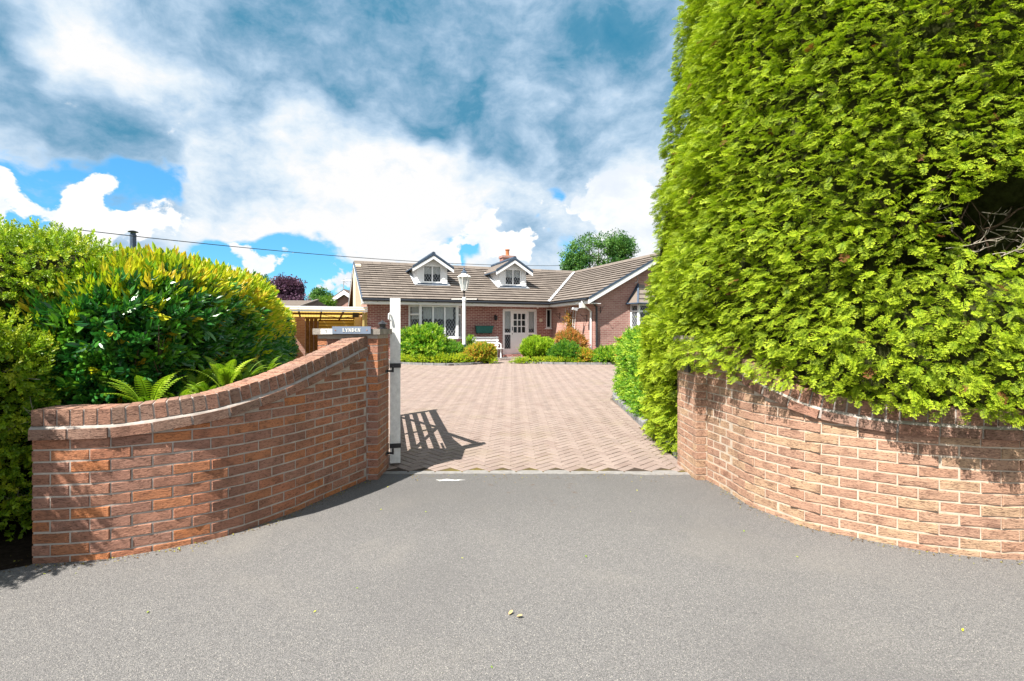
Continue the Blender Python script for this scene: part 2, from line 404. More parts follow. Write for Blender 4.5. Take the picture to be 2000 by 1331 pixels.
# ------------------------------------------------------------------ mesh helpers
class MB:
    def __init__(s): s.v = []; s.f = []; s.t = []
    def quad(s, a, b, c, d, tint=0):
        n = len(s.v); s.v += [tuple(a), tuple(b), tuple(c), tuple(d)]; s.f.append((n, n+1, n+2, n+3)); s.t += [tint]*4
    def poly(s, pts, tint=0):
        n = len(s.v); s.v += [tuple(p) for p in pts]; s.f.append(tuple(range(n, n+len(pts)))); s.t += [tint]*len(pts)
    def hexa(s, p, tint=0):
        """8 points: bottom 0-3 ccw, top 4-7"""
        n = len(s.v); s.v += [tuple(q) for q in p]; s.t += [tint]*8
        for f in ((3, 2, 1, 0), (4, 5, 6, 7), (0, 1, 5, 4), (1, 2, 6, 5), (2, 3, 7, 6), (3, 0, 4, 7)): s.f.append(tuple(n+i for i in f))
    def box(s, x0, x1, y0, y1, z0, z1, tint=0):
        s.hexa([(x0, y0, z0), (x1, y0, z0), (x1, y1, z0), (x0, y1, z0), (x0, y0, z1), (x1, y0, z1), (x1, y1, z1), (x0, y1, z1)], tint)
    def obox(s, c, ax, ay, az, hx, hy, hz, tint=0):
        c = Vector(c); ax = Vector(ax)*hx; ay = Vector(ay)*hy; az = Vector(az)*hz
        s.hexa([c-ax-ay-az, c+ax-ay-az, c+ax+ay-az, c-ax+ay-az, c-ax-ay+az, c+ax-ay+az, c+ax+ay+az, c-ax+ay+az], tint)
    def bar(s, p, q, w, h, up=(0, 0, 1), tint=0):
        p = Vector(p); q = Vector(q); d = (q-p); L = d.length; d.normalize(); up = Vector(up)
        sd = d.cross(up)
        if sd.length < 1e-4: sd = d.cross(Vector((1, 0, 0)))
        sd.normalize(); u2 = sd.cross(d)
        s.obox((p+q)/2, d, sd, u2, L/2, w/2, h/2, tint)
    def prism(s, pts, ext, tint=0):
        """closed polygon pts extruded by vector ext"""
        ext = Vector(ext); pts = [Vector(p) for p in pts]; k = len(pts); n = len(s.v)
        s.v += [tuple(p) for p in pts]+[tuple(p+ext) for p in pts]; s.t += [tint]*2*k
        s.f.append(tuple(range(n, n+k))[::-1]); s.f.append(tuple(range(n+k, n+2*k)))
        for i in range(k):
            j = (i+1) % k; s.f.append((n+i, n+j, n+k+j, n+k+i))
    def tube(s, pts, r, seg=8, tint=0, caps=True):
        pts = [Vector(p) for p in pts]; rs = r if isinstance(r, (list, tuple)) else [r]*len(pts)
        n0 = len(s.v); prev = None
        for i, p in enumerate(pts):
            d = (pts[min(i+1, len(pts)-1)]-pts[max(i-1, 0)]).normalized()
            if prev is None:
                a = d.cross(Vector((0, 0, 1)))
                if a.length < .05: a = d.cross(Vector((1, 0, 0)))
            else: a = prev - d*prev.dot(d)
            a.normalize(); prev = a; b = d.cross(a)
            for k in range(seg):
                an = 2*pi*k/seg; q = p+(a*cos(an)+b*sin(an))*rs[i]
                s.v.append(tuple(q)); s.t.append(tint)
        for i in range(len(pts)-1):
            for k in range(seg):
                k2 = (k+1) % seg
                s.f.append((n0+i*seg+k, n0+i*seg+k2, n0+(i+1)*seg+k2, n0+(i+1)*seg+k))
        if caps:
            s.f.append(tuple(n0+k for k in range(seg))[::-1]); m = n0+(len(pts)-1)*seg; s.f.append(tuple(m+k for k in range(seg)))
    def lathe(s, prof, seg=12, c=(0, 0, 0), tint=0):
        n0 = len(s.v)
        for r, z in prof:
            for k in range(seg):
                an = 2*pi*k/seg; s.v.append((c[0]+r*cos(an), c[1]+r*sin(an), c[2]+z)); s.t.append(tint)
        for i in range(len(prof)-1):
            for k in range(seg):
                k2 = (k+1) % seg; s.f.append((n0+i*seg+k, n0+i*seg+k2, n0+(i+1)*seg+k2, n0+(i+1)*seg+k))
        s.f.append(tuple(n0+k for k in range(seg))[::-1]); m = n0+(len(prof)-1)*seg; s.f.append(tuple(m+k for k in range(seg)))
    def mesh(s, name, m, tint=False, smooth=False):
        me = bpy.data.meshes.new(name); me.from_pydata(s.v, [], s.f)
        if m: me.materials.append(m)
        if tint:
            at = me.attributes.new('tint', 'FLOAT', 'POINT'); at.data.foreach_set('value', np.array(s.t, dtype=np.float32))
        if smooth: me.polygons.foreach_set('use_smooth', [True]*len(me.polygons))
        me.update(); return me
    def build(s, name, m, parent=None, tint=False, smooth=False, stuff=False, label=None):
        o = link(name, s.mesh(name, m, tint, smooth), parent)
        if stuff: o['kind'] = 'stuff'
        if label: o['label'] = label
        return o

def link(name, data, parent=None):
    o = bpy.data.objects.new(name, data); COL.objects.link(o)
    if parent: o.parent = parent
    return o
def tag(o, label, cat, group=None):
    o['label'] = label; o['category'] = cat
    if group: o['group'] = group
    return o
def thing(name, label, cat, loc=(0, 0, 0), rz=0, group=None):
    o = bpy.data.objects.new(name, None); COL.objects.link(o); o.location = loc; o.rotation_euler = (0, 0, rz)
    o.empty_display_size = .2
    return tag(o, label, cat, group)
def struct(o): o['kind'] = 'structure'; return o

def gz(y):
    return 0.0 if y < 5.2 else min(.22, (y-5.2)*.0159)
def G(px, py):
    y = 1000*CAMZ/(py-HY)
    for _ in range(20): y = 1000*(CAMZ-gz(y))/(py-HY)
    return Vector(((px-CX)/1000*y, y, gz(y)))
def P(px, py, Y): return Vector(((px-CX)/1000*Y, Y, CAMZ+(HY-py)/1000*Y))

# ------------------------------------------------------------------ ground sheets
def ground():
    mb = MB(); ys = [-40, 5.2, 19.04, 60, 900]; zs = [-.02, -.02, .20, .20, .2]
    for i in range(4):
        mb.quad((-900, ys[i], zs[i]), (900, ys[i], zs[i]), (900, ys[i+1], zs[i+1]), (-900, ys[i+1], zs[i+1]))
    struct(mb.build('ground', M['garden']))
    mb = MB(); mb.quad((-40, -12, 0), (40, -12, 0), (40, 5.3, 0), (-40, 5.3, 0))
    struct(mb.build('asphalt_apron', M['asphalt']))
ground()

# ------------------------------------------------------------------ curved garden walls and gate piers
def catmull(pts, step=.03):
    pts = [Vector(p) for p in pts]; out = []
    ex = [2*pts[0]-pts[1]]+pts+[2*pts[-1]-pts[-2]]
    for i in range(1, len(ex)-2):
        p0, p1, p2, p3 = ex[i-1:i+3]; n = max(2, int((p2-p1).length/step))
        for k in range(n):
            t = k/n; out.append(.5*((2*p1)+(-p0+p2)*t+(2*p0-5*p1+4*p2-p3)*t*t+(-p0+3*p1-3*p2+p3)*t**3))
    out.append(pts[-1]); return out
class Path:
    def __init__(s, pts, smooth=True):
        s.p = catmull(pts) if smooth else [Vector(p) for p in pts]
        s.p = [Vector((q[0], q[1], 0)) for q in s.p]
        d = [0]
        for a, b in zip(s.p, s.p[1:]): d.append(d[-1]+(b-a).length)
        s.d = np.array(d); s.L = d[-1]; s.x = np.array([q.x for q in s.p]); s.y = np.array([q.y for q in s.p])
    def at(s, t): return Vector((float(np.interp(t, s.d, s.x)), float(np.interp(t, s.d, s.y)), 0))
    def tan(s, t):
        a = s.at(max(0, t-.03)); b = s.at(min(s.L, t+.03)); return (b-a).normalized()

def brick_mesh(name, L, D, H, m, bev=.004):
    """brick with its outer face on y=0, body towards +y, bevelled"""
    mb = MB(); hl = L/2; hh = H/2; b = bev
    # front face inset ring then sides
    ring0 = [(-hl+b, 0, -hh+b), (hl-b, 0, -hh+b), (hl-b, 0, hh-b), (-hl+b, 0, hh-b)]
    ring1 = [(-hl, b, -hh), (hl, b, -hh), (hl, b, hh), (-hl, b, hh)]
    ring2 = [(-hl, D, -hh), (hl, D, -hh), (hl, D, hh), (-hl, D, hh)]
    mb.v = ring0+ring1+ring2; mb.t = [0]*12
    mb.f = [(0, 1, 2, 3)]
    for i in range(4):
        j = (i+1) % 4; mb.f.append((i, 4+i, 4+j, j)); mb.f.append((4+i, 8+i, 8+j, 4+j))
    mb.f.append((11, 10, 9, 8))
    me = mb.mesh(name, m)
    return me

_bm = {}
def put_brick(parent, name, c, tdir, L, H, D, m, roll=0, zrot=None):
    """c: centre of the outer face; tdir: direction along the brick; outward is to the right of tdir"""
    key = (round(L, 3), round(H, 3), round(D, 3), m.name)
    if key not in _bm: _bm[key] = brick_mesh('brick', L, D, H, m)
    o = link(name, _bm[key], parent)
    t = Vector(tdir).normalized(); inw = Vector((-t.y, t.x, 0)).normalized(); up = t.cross(inw)
    R = Matrix((t, inw, up)).transposed().to_4x4()
    J = Matrix.Rotation(rnd.uniform(-.006, .006), 4, 'Z') @ Matrix.Rotation(rnd.uniform(-.005, .005), 4, 'Y')
    c = Vector(c)+inw*rnd.uniform(-.0025, .0025)
    o.matrix_local = Matrix.Translation(c) @ R @ J
    return o

TOPPTS_L = None
def garden_wall(label, pts, topfn, bm, flip, length_extra=0):
    """pts along the FRONT face at ground, ordered so that the outward (road) side is to the RIGHT of travel"""
    w = thing('garden_wall', label, 'wall', (0, 0, 0), 0)
    P_ = Path(pts); L = P_.L; T = .215; cop = .19; 
    # mortar body
    N = int(L/.05)+1; body = MB(); n0 = 0; rec = .0035
    rows = []
    for i in range(N+1):
        s = .012+(L-.012)*i/N; p = P_.at(s); t = P_.tan(s); inw = Vector((-t.y, t.x, 0)); zt = topfn(s)-cop+.03
        rows.append([p+inw*rec+Vector((0, 0, -.05)), p+inw*rec+Vector((0, 0, zt)), p+inw*(T)+Vector((0, 0, zt)), p+inw*(T)+Vector((0, 0, -.05))])
    for a, b in zip(rows, rows[1:]):
        for k in range(4): body.quad(a[k], b[k], b[(k+1) % 4], a[(k+1) % 4])
    body.poly(rows[0]); body.poly(rows[-1][::-1])
    body.build('mortar_core', M['mortar_r' if flip else 'mortar'], w)
    # courses
    H = .0650; pitch = .075; zc = -.028; row = 0; nb = 0
    while True:
        zmid = zc+H/2; off = 0 if row % 2 == 0 else .1125
        s = -off+.004
        any_ = False
        while s < L-.02:
            a = max(s, 0.004); b = min(s+.2152, L-.004)
            if b-a > .05:
                sm = (a+b)/2; lim = min(topfn(a), topfn(b))-cop+.01
                if zmid+H/2 < lim+.045:
                    hh = H; b -= .0
                    if zmid+H/2 > lim: hh = max(.03, H-(zmid+H/2-lim))
                    c = P_.at(sm)+Vector((0, 0, zc+hh/2)); nb += 1
                    put_brick(w, 'brick', c, P_.tan(sm), round(b-a, 3), round(hh, 3), .10, bm); any_ = True
            s += .225
        row += 1; zc += pitch
        if zc > 1.6 or not any_: break
    # coping: projecting stretcher course below, bricks on edge on top, both follow the ramp
    def dir3(s):
        a = max(0, s-.06); b = min(L, s+.06); t = P_.tan(s); return Vector((t.x*(b-a), t.y*(b-a), topfn(b)-topfn(a))).normalized()
    s = .004
    while s < L-.03:
        b = min(s+.215, L-.004); sm = (s+b)/2; d = dir3(sm); t = P_.tan(sm); inw = Vector((-t.y, t.x, 0))
        c = P_.at(sm)-inw*.022+Vector((0, 0, topfn(sm)-cop+.034)); up = d.cross(inw)*1.0
        if up.z < 0: up = -up
        mb = MB(); hl = (b-s)/2
        mb.obox((0, 0, 0), (1, 0, 0), (0, 1, 0), (0, 0, 1), hl, .13, .0325)
        o = mb.build('coping_stretcher', M['coping'], w)
        R = Matrix((d, inw, up)).transposed().to_4x4()
        o.matrix_local = Matrix.Translation(c+inw*.125) @ R
        s += .225
    # mortar between and bricks on edge
    cm = MB(); rr = []
    for i in range(N+1):
        s = L*i/N; p = P_.at(s); t = P_.tan(s); inw = Vector((-t.y, t.x, 0)); zt = topfn(s)
        rr.append([p-inw*.020+Vector((0, 0, zt-cop+.004)), p-inw*.020+Vector((0, 0, zt-cop+.064)), p-inw*.012+Vector((0, 0, zt-cop+.075)), p+inw*.002+Vector((0, 0, zt-.105)), p+inw*.002+Vector((0, 0, zt-.006)),
                   p+inw*.212+Vector((0, 0, zt-.006)), p+inw*.23+Vector((0, 0, zt-cop+.004))])
    for a, b in zip(rr, rr[1:]):
        for k in range(7): cm.quad(a[k], b[k], b[(k+1) % 7], a[(k+1) % 7])
    cm.poly(rr[0]); cm.poly(rr[-1][::-1])
    cm.build('coping_mortar', M['mortar_d'], w)
    s = .006
    em = None
    while s < L-.04:
        sm = s+.0325; d = dir3(sm); t = P_.tan(sm); inw = Vector((-t.y, t.x, 0)); up = d.cross(inw)
        if up.z < 0: up = -up
        if em is None:
            mb = MB(); hx, hy, hz, bv = .0325, .1075, .0515, .004
            mb.prism([(-hx, -hy, -hz), (hx, -hy, -hz), (hx, -hy, hz-bv), (hx-bv, -hy, hz), (-hx+bv, -hy, hz), (-hx, -hy, hz-bv)], (0, 2*hy, 0))
            em = mb.mesh('coping_brick', M['coping'])
        o = link('coping_brick', em, w)
        c = P_.at(sm)+inw*(.1075-.004+rnd.uniform(-.003, .003))+Vector((0, 0, topfn(sm)-.0515+rnd.uniform(-.002, .002)))
        o.matrix_local = Matrix.Translation(c) @ Matrix((d, inw, up)).transposed().to_4x4() @ Matrix.Rotation(rnd.uniform(-.02, .02), 4, 'X')
        s += .0755
    return w, P_

def interp_fn(xs, ys):
    def f(s):
        return float(np.interp(s, xs, ys))
    # smooth by averaging
    return lambda s: (f(s-.12)+f(s-.06)+f(s)+f(s+.06)+f(s+.12))/5

LW = [G(60, 1102), G(150, 1097), G(245, 1086), G(430, 1050), G(560, 1006), G(640, 971), G(716, 938)]
PL = Path([(q.x, q.y, 0) for q in LW])
topL = interp_fn([0, .55, 1.05, 1.5, 1.95, 2.35, PL.L], [.975, .975, 1.03, 1.12, 1.235, 1.34, 1.43])
wallL, PL = garden_wall('low curved orange red brick wall sweeping up to the gate pier, left of the drive', [(q.x, q.y, 0) for q in LW], topL, M['brick_l'], False)

RW = [G(1381, 938), G(1420, 960), G(1465, 988), G(1540, 1017), G(1594, 1034), G(1750, 1066), G(1840, 1080), G(2000, 1093), Vector((4.1, 3.45, 0)), Vector((4.75, 3.36, 0))]
PR0 = Path([(q.x, q.y, 0) for q in RW])
# right wall is travelled from the far right towards the pier reversed so that the road side stays on the right:
RWp = [(q.x, q.y, 0) for q in RW]
topR_ = interp_fn([0, .4, .9, 1.3, 1.7, PR0.L], [1.42, 1.31, 1.14, 1.02, .965, .95])
wallR, PRR = garden_wall('low curved buff pink brick wall under the tall conifer hedge, right of the drive', RWp, topR_, M['brick_r'], True)

def pier(label, x0, x1, y0, y1, ztop, bm, cap=True, z0=0):
    w = thing('brick_gate_pier', label, 'pier', ((x0+x1)/2, y0, 0))
    ox, oy = (x0+x1)/2, y0
    hx = (x1-x0)/2; dy = y1-y0
    core = MB(); r = .0035
    core.box(-hx+r, hx-r, r, dy-r, -.05, ztop-.002); core.build('mortar_core', M['mortar_r' if x0 > 0 else 'mortar'], w)
    zc = -.02; row = 0
    while zc+.065 < ztop:
        for face in range(4):
            Lf = 2*hx if face in (0, 2) else dy
            org = [Vector((-hx, 0, 0)), Vector((hx, 0, 0)), Vector((hx, dy, 0)), Vector((-hx, dy, 0))][face]
            d = [Vector((1, 0, 0)), Vector((0, 1, 0)), Vector((-1, 0, 0)), Vector((0, -1, 0))][face]
            # bond: stretcher starts on even faces at the corner, its 102 mm end shows on the next face
            lead = .102 if (row+face) % 2 else 0
            s = lead+.010 if lead else 0
            trail = Lf-(.112 if (row+face+1) % 2 == 1 else 0) if True else Lf
            if lead: pass
            pieces = []
            end = Lf-.0 if lead else Lf-.112
            if lead == 0: s = 0
            while s < end-.03:
                e = min(s+.215, end)
                if end-e < .06: e = end
                pieces.append((s, e)); s = e+.010
            # returning header ends are part of the neighbouring stretchers, drawn as short faces
            if lead: pieces.append((0.0, .102))
            else: pieces.append((Lf-.102, Lf))
            for a, e in pieces:
                short = (a < .001 and lead) or (not lead and e > Lf-.001)
                c = org+d*((a+e)/2)+Vector((0, 0, zc+.0325))
                n = Vector((d.y, -d.x, 0))
                put_brick(w, 'brick', c+n*(0.0006 if short else 0), d, round(e-a, 3), .065, .09, bm)
        row += 1; zc += .075
    return w
pL = pier('square brick gate pier with a weathered stone cap, at the end of the left wall', -1.92, -1.325, 5.06, 5.50, 1.435, M['brick_l'])
cp = MB(); cp.box(-.335, -.002, -.035, .475, 1.436, 1.495); cp.box(.002, .325, -.03, .475, 1.436, 1.492)
cp.build('cap_stone', M['cap'], pL)
pR = pier('square buff brick gate pier half buried in the conifer hedge, right of the drive', 1.815, 2.26, 5.05, 5.62, 1.36, M['brick_r'])
cp = MB(); cp.box(-.26, .26, -.035, .60, 1.361, 1.42); cp.build('cap_stone', M['cap'], pR)
lt = MB(); lt.box(-.275, -.2225, .02, .11, 1.07, 1.135); lt.box(-.30, -.275, .0, .13, 1.06, 1.145); lt.box(-.2225, -.19, -.012, .002, 1.085, 1.12)
lt.build('gate_latch', M['black'], pR)

# ------------------------------------------------------------------ name sign
def sign():
    t = thing('house_name_sign', 'slate grey board lettered LYNDEN, fixed under the left pier cap', 'sign', (-1.57, 5.022, 1.479), radians(1.2))
    hw = .187; hh = .036
    b = MB(); bv = .004
    b.box(-hw, hw, -.018, -.001, -hh, hh)
    o = b.build('board', M['grey_sign'], t)
    # serif capitals from thick and thin strokes
    ch = .032
    def stroke(mb, x0, z0, x1, z1, w):
        p = Vector((x0, -.0215, z0)); q = Vector((x1, -.0215, z1)); d = (q-p).normalized(); s = Vector((-d.z, 0, d.x))*w/2
        mb.prism([p-s, q-s, q+s, p+s], (0, .003, 0))
    def serif(mb, x, z, w=.011): mb.box(x-w/2, x+w/2, -.0216, -.0184, z-.0011, z+.0011)
    TH, TN = .0062, .003
    def L_(mb, x):
        stroke(mb, x+.004, 0, x+.004, ch, TH); stroke(mb, x, .0012, x+.020, .0012, .0026); stroke(mb, x+.019, 0, x+.019, .009, .003); serif(mb, x+.004, ch)
    def Y_(mb, x):
        stroke(mb, x+.002, ch, x+.012, ch*.45, TH); stroke(mb, x+.023, ch, x+.013, ch*.45, TN); stroke(mb, x+.0125, 0, x+.0125, ch*.5, TH); serif(mb, x+.0125, 0); serif(mb, x+.003, ch); serif(mb, x+.022, ch, .009)
    def N_(mb, x):
        stroke(mb, x+.003, 0, x+.003, ch, TN); stroke(mb, x+.021, 0, x+.021, ch, TN); stroke(mb, x+.004, ch-.001, x+.020, .001, TH); serif(mb, x+.003, 0, .009); serif(mb, x+.003, ch, .009); serif(mb, x+.021, ch, .009)
    def D_(mb, x):
        stroke(mb, x+.004, 0, x+.004, ch, TH); serif(mb, x+.004, 0, .01); serif(mb, x+.004, ch, .01)
        pts = [(x+.006+.016*sin(a), ch/2-cos(a)*(ch/2-.0012)) for a in np.linspace(0, pi, 9)]
        for (a, b_), (c, d_) in zip(pts, pts[1:]): stroke(mb, a, b_, c, d_, .0045)
    def E_(mb, x):
        stroke(mb, x+.004, 0, x+.004, ch, TH)
        for z in (.0012, ch-.0012): stroke(mb, x, z, x+.019, z, .0026)
        stroke(mb, x+.004, ch/2, x+.015, ch/2, .0026); stroke(mb, x+.0185, 0, x+.0185, .008, .0028); stroke(mb, x+.0185, ch, x+.0185, ch-.008, .0028); stroke(mb, x+.015, ch/2-.004, x+.015, ch/2+.004, .0024)
    x = -.0935+.01
    for f, adv in ((L_, .0265), (Y_, .030), (N_, .0315), (D_, .0305), (E_, .028), (N_, .03)):
        mb = MB(); f(mb, x); mb.v = [(a, b_, c-ch/2) for a, b_, c in mb.v]; mb.build('letter', M['letter'], t); x += adv
    for sx in (-.155, .15):
        s = MB(); s.tube([(sx, -.0225, .0), (sx, -.018, .0)], .0055, 8); s.build('screw', M['terracotta'], t)
    n = thing('pier_notice', 'small white weatherproof notice beside the grey name board', 'notice', (-1.82, 5.008, 1.468))
    b = MB(); b.box(-.05, .068, -.004, .004, -.028, .024); b.build('notice_card', M['white_old'], n)
    b = MB()
    for i in range(4):
        b.box(-.01+.004*i, .012, -.0055, -.0042, .010-.008*i, .0125-.008*i)
    b.build('printed_mark', M['black'], n)
sign()
# small dark pointed cap resting on the back of the pier
ln = thing('pier_pointed_cap', 'small black pointed cap resting on the back of the left pier', 'lantern', (-1.37, 5.42, 1.492))
b = MB(); b.lathe([(.045, 0), (.045, .01), (.03, .016), (.035, .05), (.055, .052), (.03, .072), (.008, .085), (.004, .095)], 8); b.build('pointed_cap_body', M['black'], ln)

# ------------------------------------------------------------------ gate
def gate():
    ang = atan2(1, -.235)
    g = thing('timber_gate', 'white painted timber field gate swung open, seen edge on beside the left pier', 'gate', (-1.268, 5.56, 0), ang)
    # local x runs along the gate away from the camera
    w = .055
    def part(name, f, m=M['gate_paint']):
        mb = MB(); f(mb); return mb.build(name, m, g)
    def st(mb):
        mb.box(0, .12, -w, w, .035, 1.80)
        mb.prism([(0, -w, 1.80), (.12, -w, 1.80), (.12, -w, 1.825), (.06, -w, 1.83), (0, -w, 1.825)], (0, 2*w, 0))
    part('hanging_stile', st)
    part('shutting_stile', lambda mb: mb.box(2.92, 3.02, -.035, .035, .10, 1.26))
    for i, z in enumerate((.15, .36, .58, .82)):
        part('rail', lambda mb, z=z: mb.box(.12, 2.92, -.016, .016, z, z+.085))
    part('top_rail', lambda mb: mb.prism([(.12, -.03, 1.10), (2.92, -.03, 1.10), (2.92, -.03, 1.22), (1.0, -.03, 1.22), (.55, -.03, 1.26), (.12, -.03, 1.36)], (0, .06, 0)))
    part('strut', lambda mb: mb.bar((.10, 0, 1.74), (1.05, 0, 1.20), .05, .07))
    part('brace', lambda mb: mb.bar((.12, .026, .18), (1.5, .026, 1.12), .018, .09))
    part('brace', lambda mb: mb.bar((1.5, .026, 1.12), (2.9, .026, .2), .018, .09))
    part('brace', lambda mb: mb.box(1.46, 1.54, -.034, -.018, .15, 1.12))
    for z in (1.095, .225):
        def band(mb):
            mb.box(-.008, .5, -w-.006, -w, z-.024, z+.024); mb.box(-.008, .5, w, w+.006, z-.024, z+.024); mb.box(-.012, -.001, -w-.006, w+.006, z-.024, z+.024)
            mb.tube([(-.0, w+.025, z-.04), (-.0, w+.025, z+.03)], .014, 8)
        part('strap_hinge', band, M['black'])
        # hook in the pier
    def hook(mb): mb.tube([(-.008, w, 1.66), (-.03, w+.012, 1.65), (-.034, w+.014, 1.60), (-.02, w-.01, 1.58), (-.008, w-.02, 1.585)], .009, 6)
    part('closing_hook', hook, M['white'])
    hk = MB()
    for z in (1.045, .175):
        hk.box(.2975, .36, .36, .375, z-.010, z+.010); hk.tube([(.36, .367, z-.012), (.36, .367, z+.05)], .011, 8); hk.box(.24, .2995, .362, .374, z-.008, z+.008)
        hk.box(.2985, .302, .30, .42, z-.014, z+.014)
    hk.build('gate_hook', M['black'], pL)
gate()

# ------------------------------------------------------------------ driveway
def pip(x, y, poly):
    c = False; j = len(poly)-1
    for i in range(len(poly)):
        xi, yi = poly[i]; xj, yj = poly[j]
        if (yi > y) != (yj > y) and x < (xj-xi)*(y-yi)/(yj-yi)+xi: c = not c
        j = i
    return c
# kerb line on the right (outer face)
KP = [G(1335, 905), G(1294, 871), G(1246, 828), G(1208, 792), G(1196, 775), G(1215, 762), G(1262, 752)]
KB = Path([(q.x, q.y, 0) for q in KP])
K2 = [G(1334, 921), G(1246, 844), G(1193, 797), G(1184, 783), G(1200, 766), G(1262, 752)]
GATE_Y = 5.27
BEDF = 19.2
dr = [(-1.42, GATE_Y+.02), (1.9, GATE_Y+.02)]+[(KB.at(s).x, KB.at(s).y) for s in np.linspace(.1, KB.L, 40)]
last = KB.at(KB.L)
dr += [(5.2, 14.6), (6.5, 15.5), (6.5, 20.0), (3.2, 20.2), (1.5, 24.3), (-5.8, 21.6), (-6.2, 20.6), (-9.2, 20.6), (-8.6, 19), (-6.0, 13), (-4.6, 9.5), (-3.6, 7.0), (-2.7, 5.9), (-1.95, 5.55)]
drive = struct(link('driveway', None))
mb = MB()
base = [Vector((x, y, gz(y)-.008)) for x, y in dr]
# bed sheet, as strips to follow the slope
ys = sorted(set([GATE_Y-.0, 19.04, 24.4]+list(np.linspace(GATE_Y, 24.4, 40))))
for y0, y1 in zip(ys, ys[1:]):
    xs0 = [x for x in np.arange(-9.4, 6.6, .2) if pip(x+.1, (y0+y1)/2, dr)]
    if xs0:
        a, b = min(xs0)-.05, max(xs0)+.22
        mb.quad((a, y0, gz(y0)-.005), (b, y0, gz(y0)-.005), (b, y1, gz(y1)-.005), (a, y1, gz(y1)-.005))
mb.build('joint_sand', M['joint'], drive)
def herringbone():
    u = .1; ca = cos(pi/4)
    blocks = []
    K2p = [(q.x-.03, q.y) for q in K2]
    for i in range(-150, 330):
        for j in range(-260, 260):
            r = (i-j) % 4
            if r not in (0, 3): continue
            if r == 0: cx, cy, hor = (i+1)*u, (j+.5)*u, 0
            else: cx, cy, hor = (i+.5)*u, (j+1)*u, 1
            X = (cx-cy)*ca+.05; Y = (cx+cy)*ca+GATE_Y+.09
            if Y < GATE_Y+.165 or Y > 24.3 or X < -9.4 or X > 6.6: continue
            if not pip(X, Y, dr): continue
            blocks.append((X, Y, pi/4+hor*pi/2))
    blocks.sort(key=lambda b: b[1]*1.0+abs(b[0])*.1)
    vis = [b for b in blocks if -1.35 < b[0]]
    near = vis[:260]; ns = set(id(b) for b in near)
    me = None
    L, Wd, th, bv = .2, .1, .05, .004
    def block(mb, x, y, a, z, tint, g=.0046):
        ca_, sa = cos(a), sin(a)
        def T(px, py, pz): return (x+px*ca_-py*sa, y+px*sa+py*ca_, z+pz)
        hx, hy = L/2-g, Wd/2-g
        n = len(mb.v)
        for (ix, iy, iz) in ((hx, hy, -.03), (hx, hy, -bv), (hx-bv, hy-bv, 0)):
            mb.v += [T(-ix, -iy, iz), T(ix, -iy, iz), T(ix, iy, iz), T(-ix, iy, iz)]; mb.t += [tint]*4
        for k in range(2):
            for q in range(4):
                r = (q+1) % 4; mb.f.append((n+k*4+q, n+k*4+r, n+k*4+4+r, n+k*4+4+q))
        mb.f.append((n+8, n+9, n+10, n+11))
    tmp = MB(); block(tmp, 0, 0, 0, 0, 0); me = tmp.mesh('paving_block', M['paver'])
    for b in near:
        o = link('paving_block', me, drive); o.location = (b[0], b[1], gz(b[1])+rnd.uniform(-.0015, .0015)); o.rotation_euler = (rnd.uniform(-.008, .008), rnd.uniform(-.008, .008), b[2]+rnd.uniform(-.01, .01))
    mb = MB()
    for b in blocks:
        if id(b) in ns: continue
        block(mb, b[0], b[1], b[2]+rnd.uniform(-.008, .008), gz(b[1])+rnd.uniform(-.001, .001), rnd.random())
    mb.build('paving_blocks', M['paver_s'], drive, tint=True, stuff=True)
herringbone()
# cut grey blocks and concrete bed along the asphalt edge
for k in range(13):
    x = -1.42+.05+k*.2828
    if x+.28 > 2.0: break
    mb = MB(); g = .006
    mb.prism([(x+g, GATE_Y-.02, -.03), (x+.2828-g, GATE_Y-.02, -.03), (x+.2828-g, GATE_Y+.05, -.03), (x+.26, GATE_Y+.30, -.03), (x+.0228, GATE_Y+.30, -.03), (x+g, GATE_Y+.05, -.03)], (0, 0, .0275+rnd.uniform(0, .001)))
    mb.build('edge_block', M['conc'], drive)
mb = MB(); pts = []
for i in range(30):
    x = -1.35+i*3.25/29; pts.append((x, GATE_Y-.005-abs(rnd.gauss(0, .012))-(.04 if i > 23 else 0), -.01))
mb.prism(pts+[(1.9, GATE_Y+.04, -.01), (-1.35, GATE_Y+.04, -.01)], (0, 0, .0155)); mb.build('mortar_edge', M['conc'], drive)
# white paint spill on the asphalt
mb = MB(); c = G(875, 939)
mb.poly([(c.x+.12*cos(a)*(1+.3*sin(3*a+1)+.15*sin(9*a)), c.y+.028*sin(a)*(1+.4*sin(5*a)+.25*sin(11*a+1)), .004) for a in np.linspace(0, 2*pi, 60)[:-1]])
o = mb.build('paint_spill', M['tarm_stain']); struct(o)
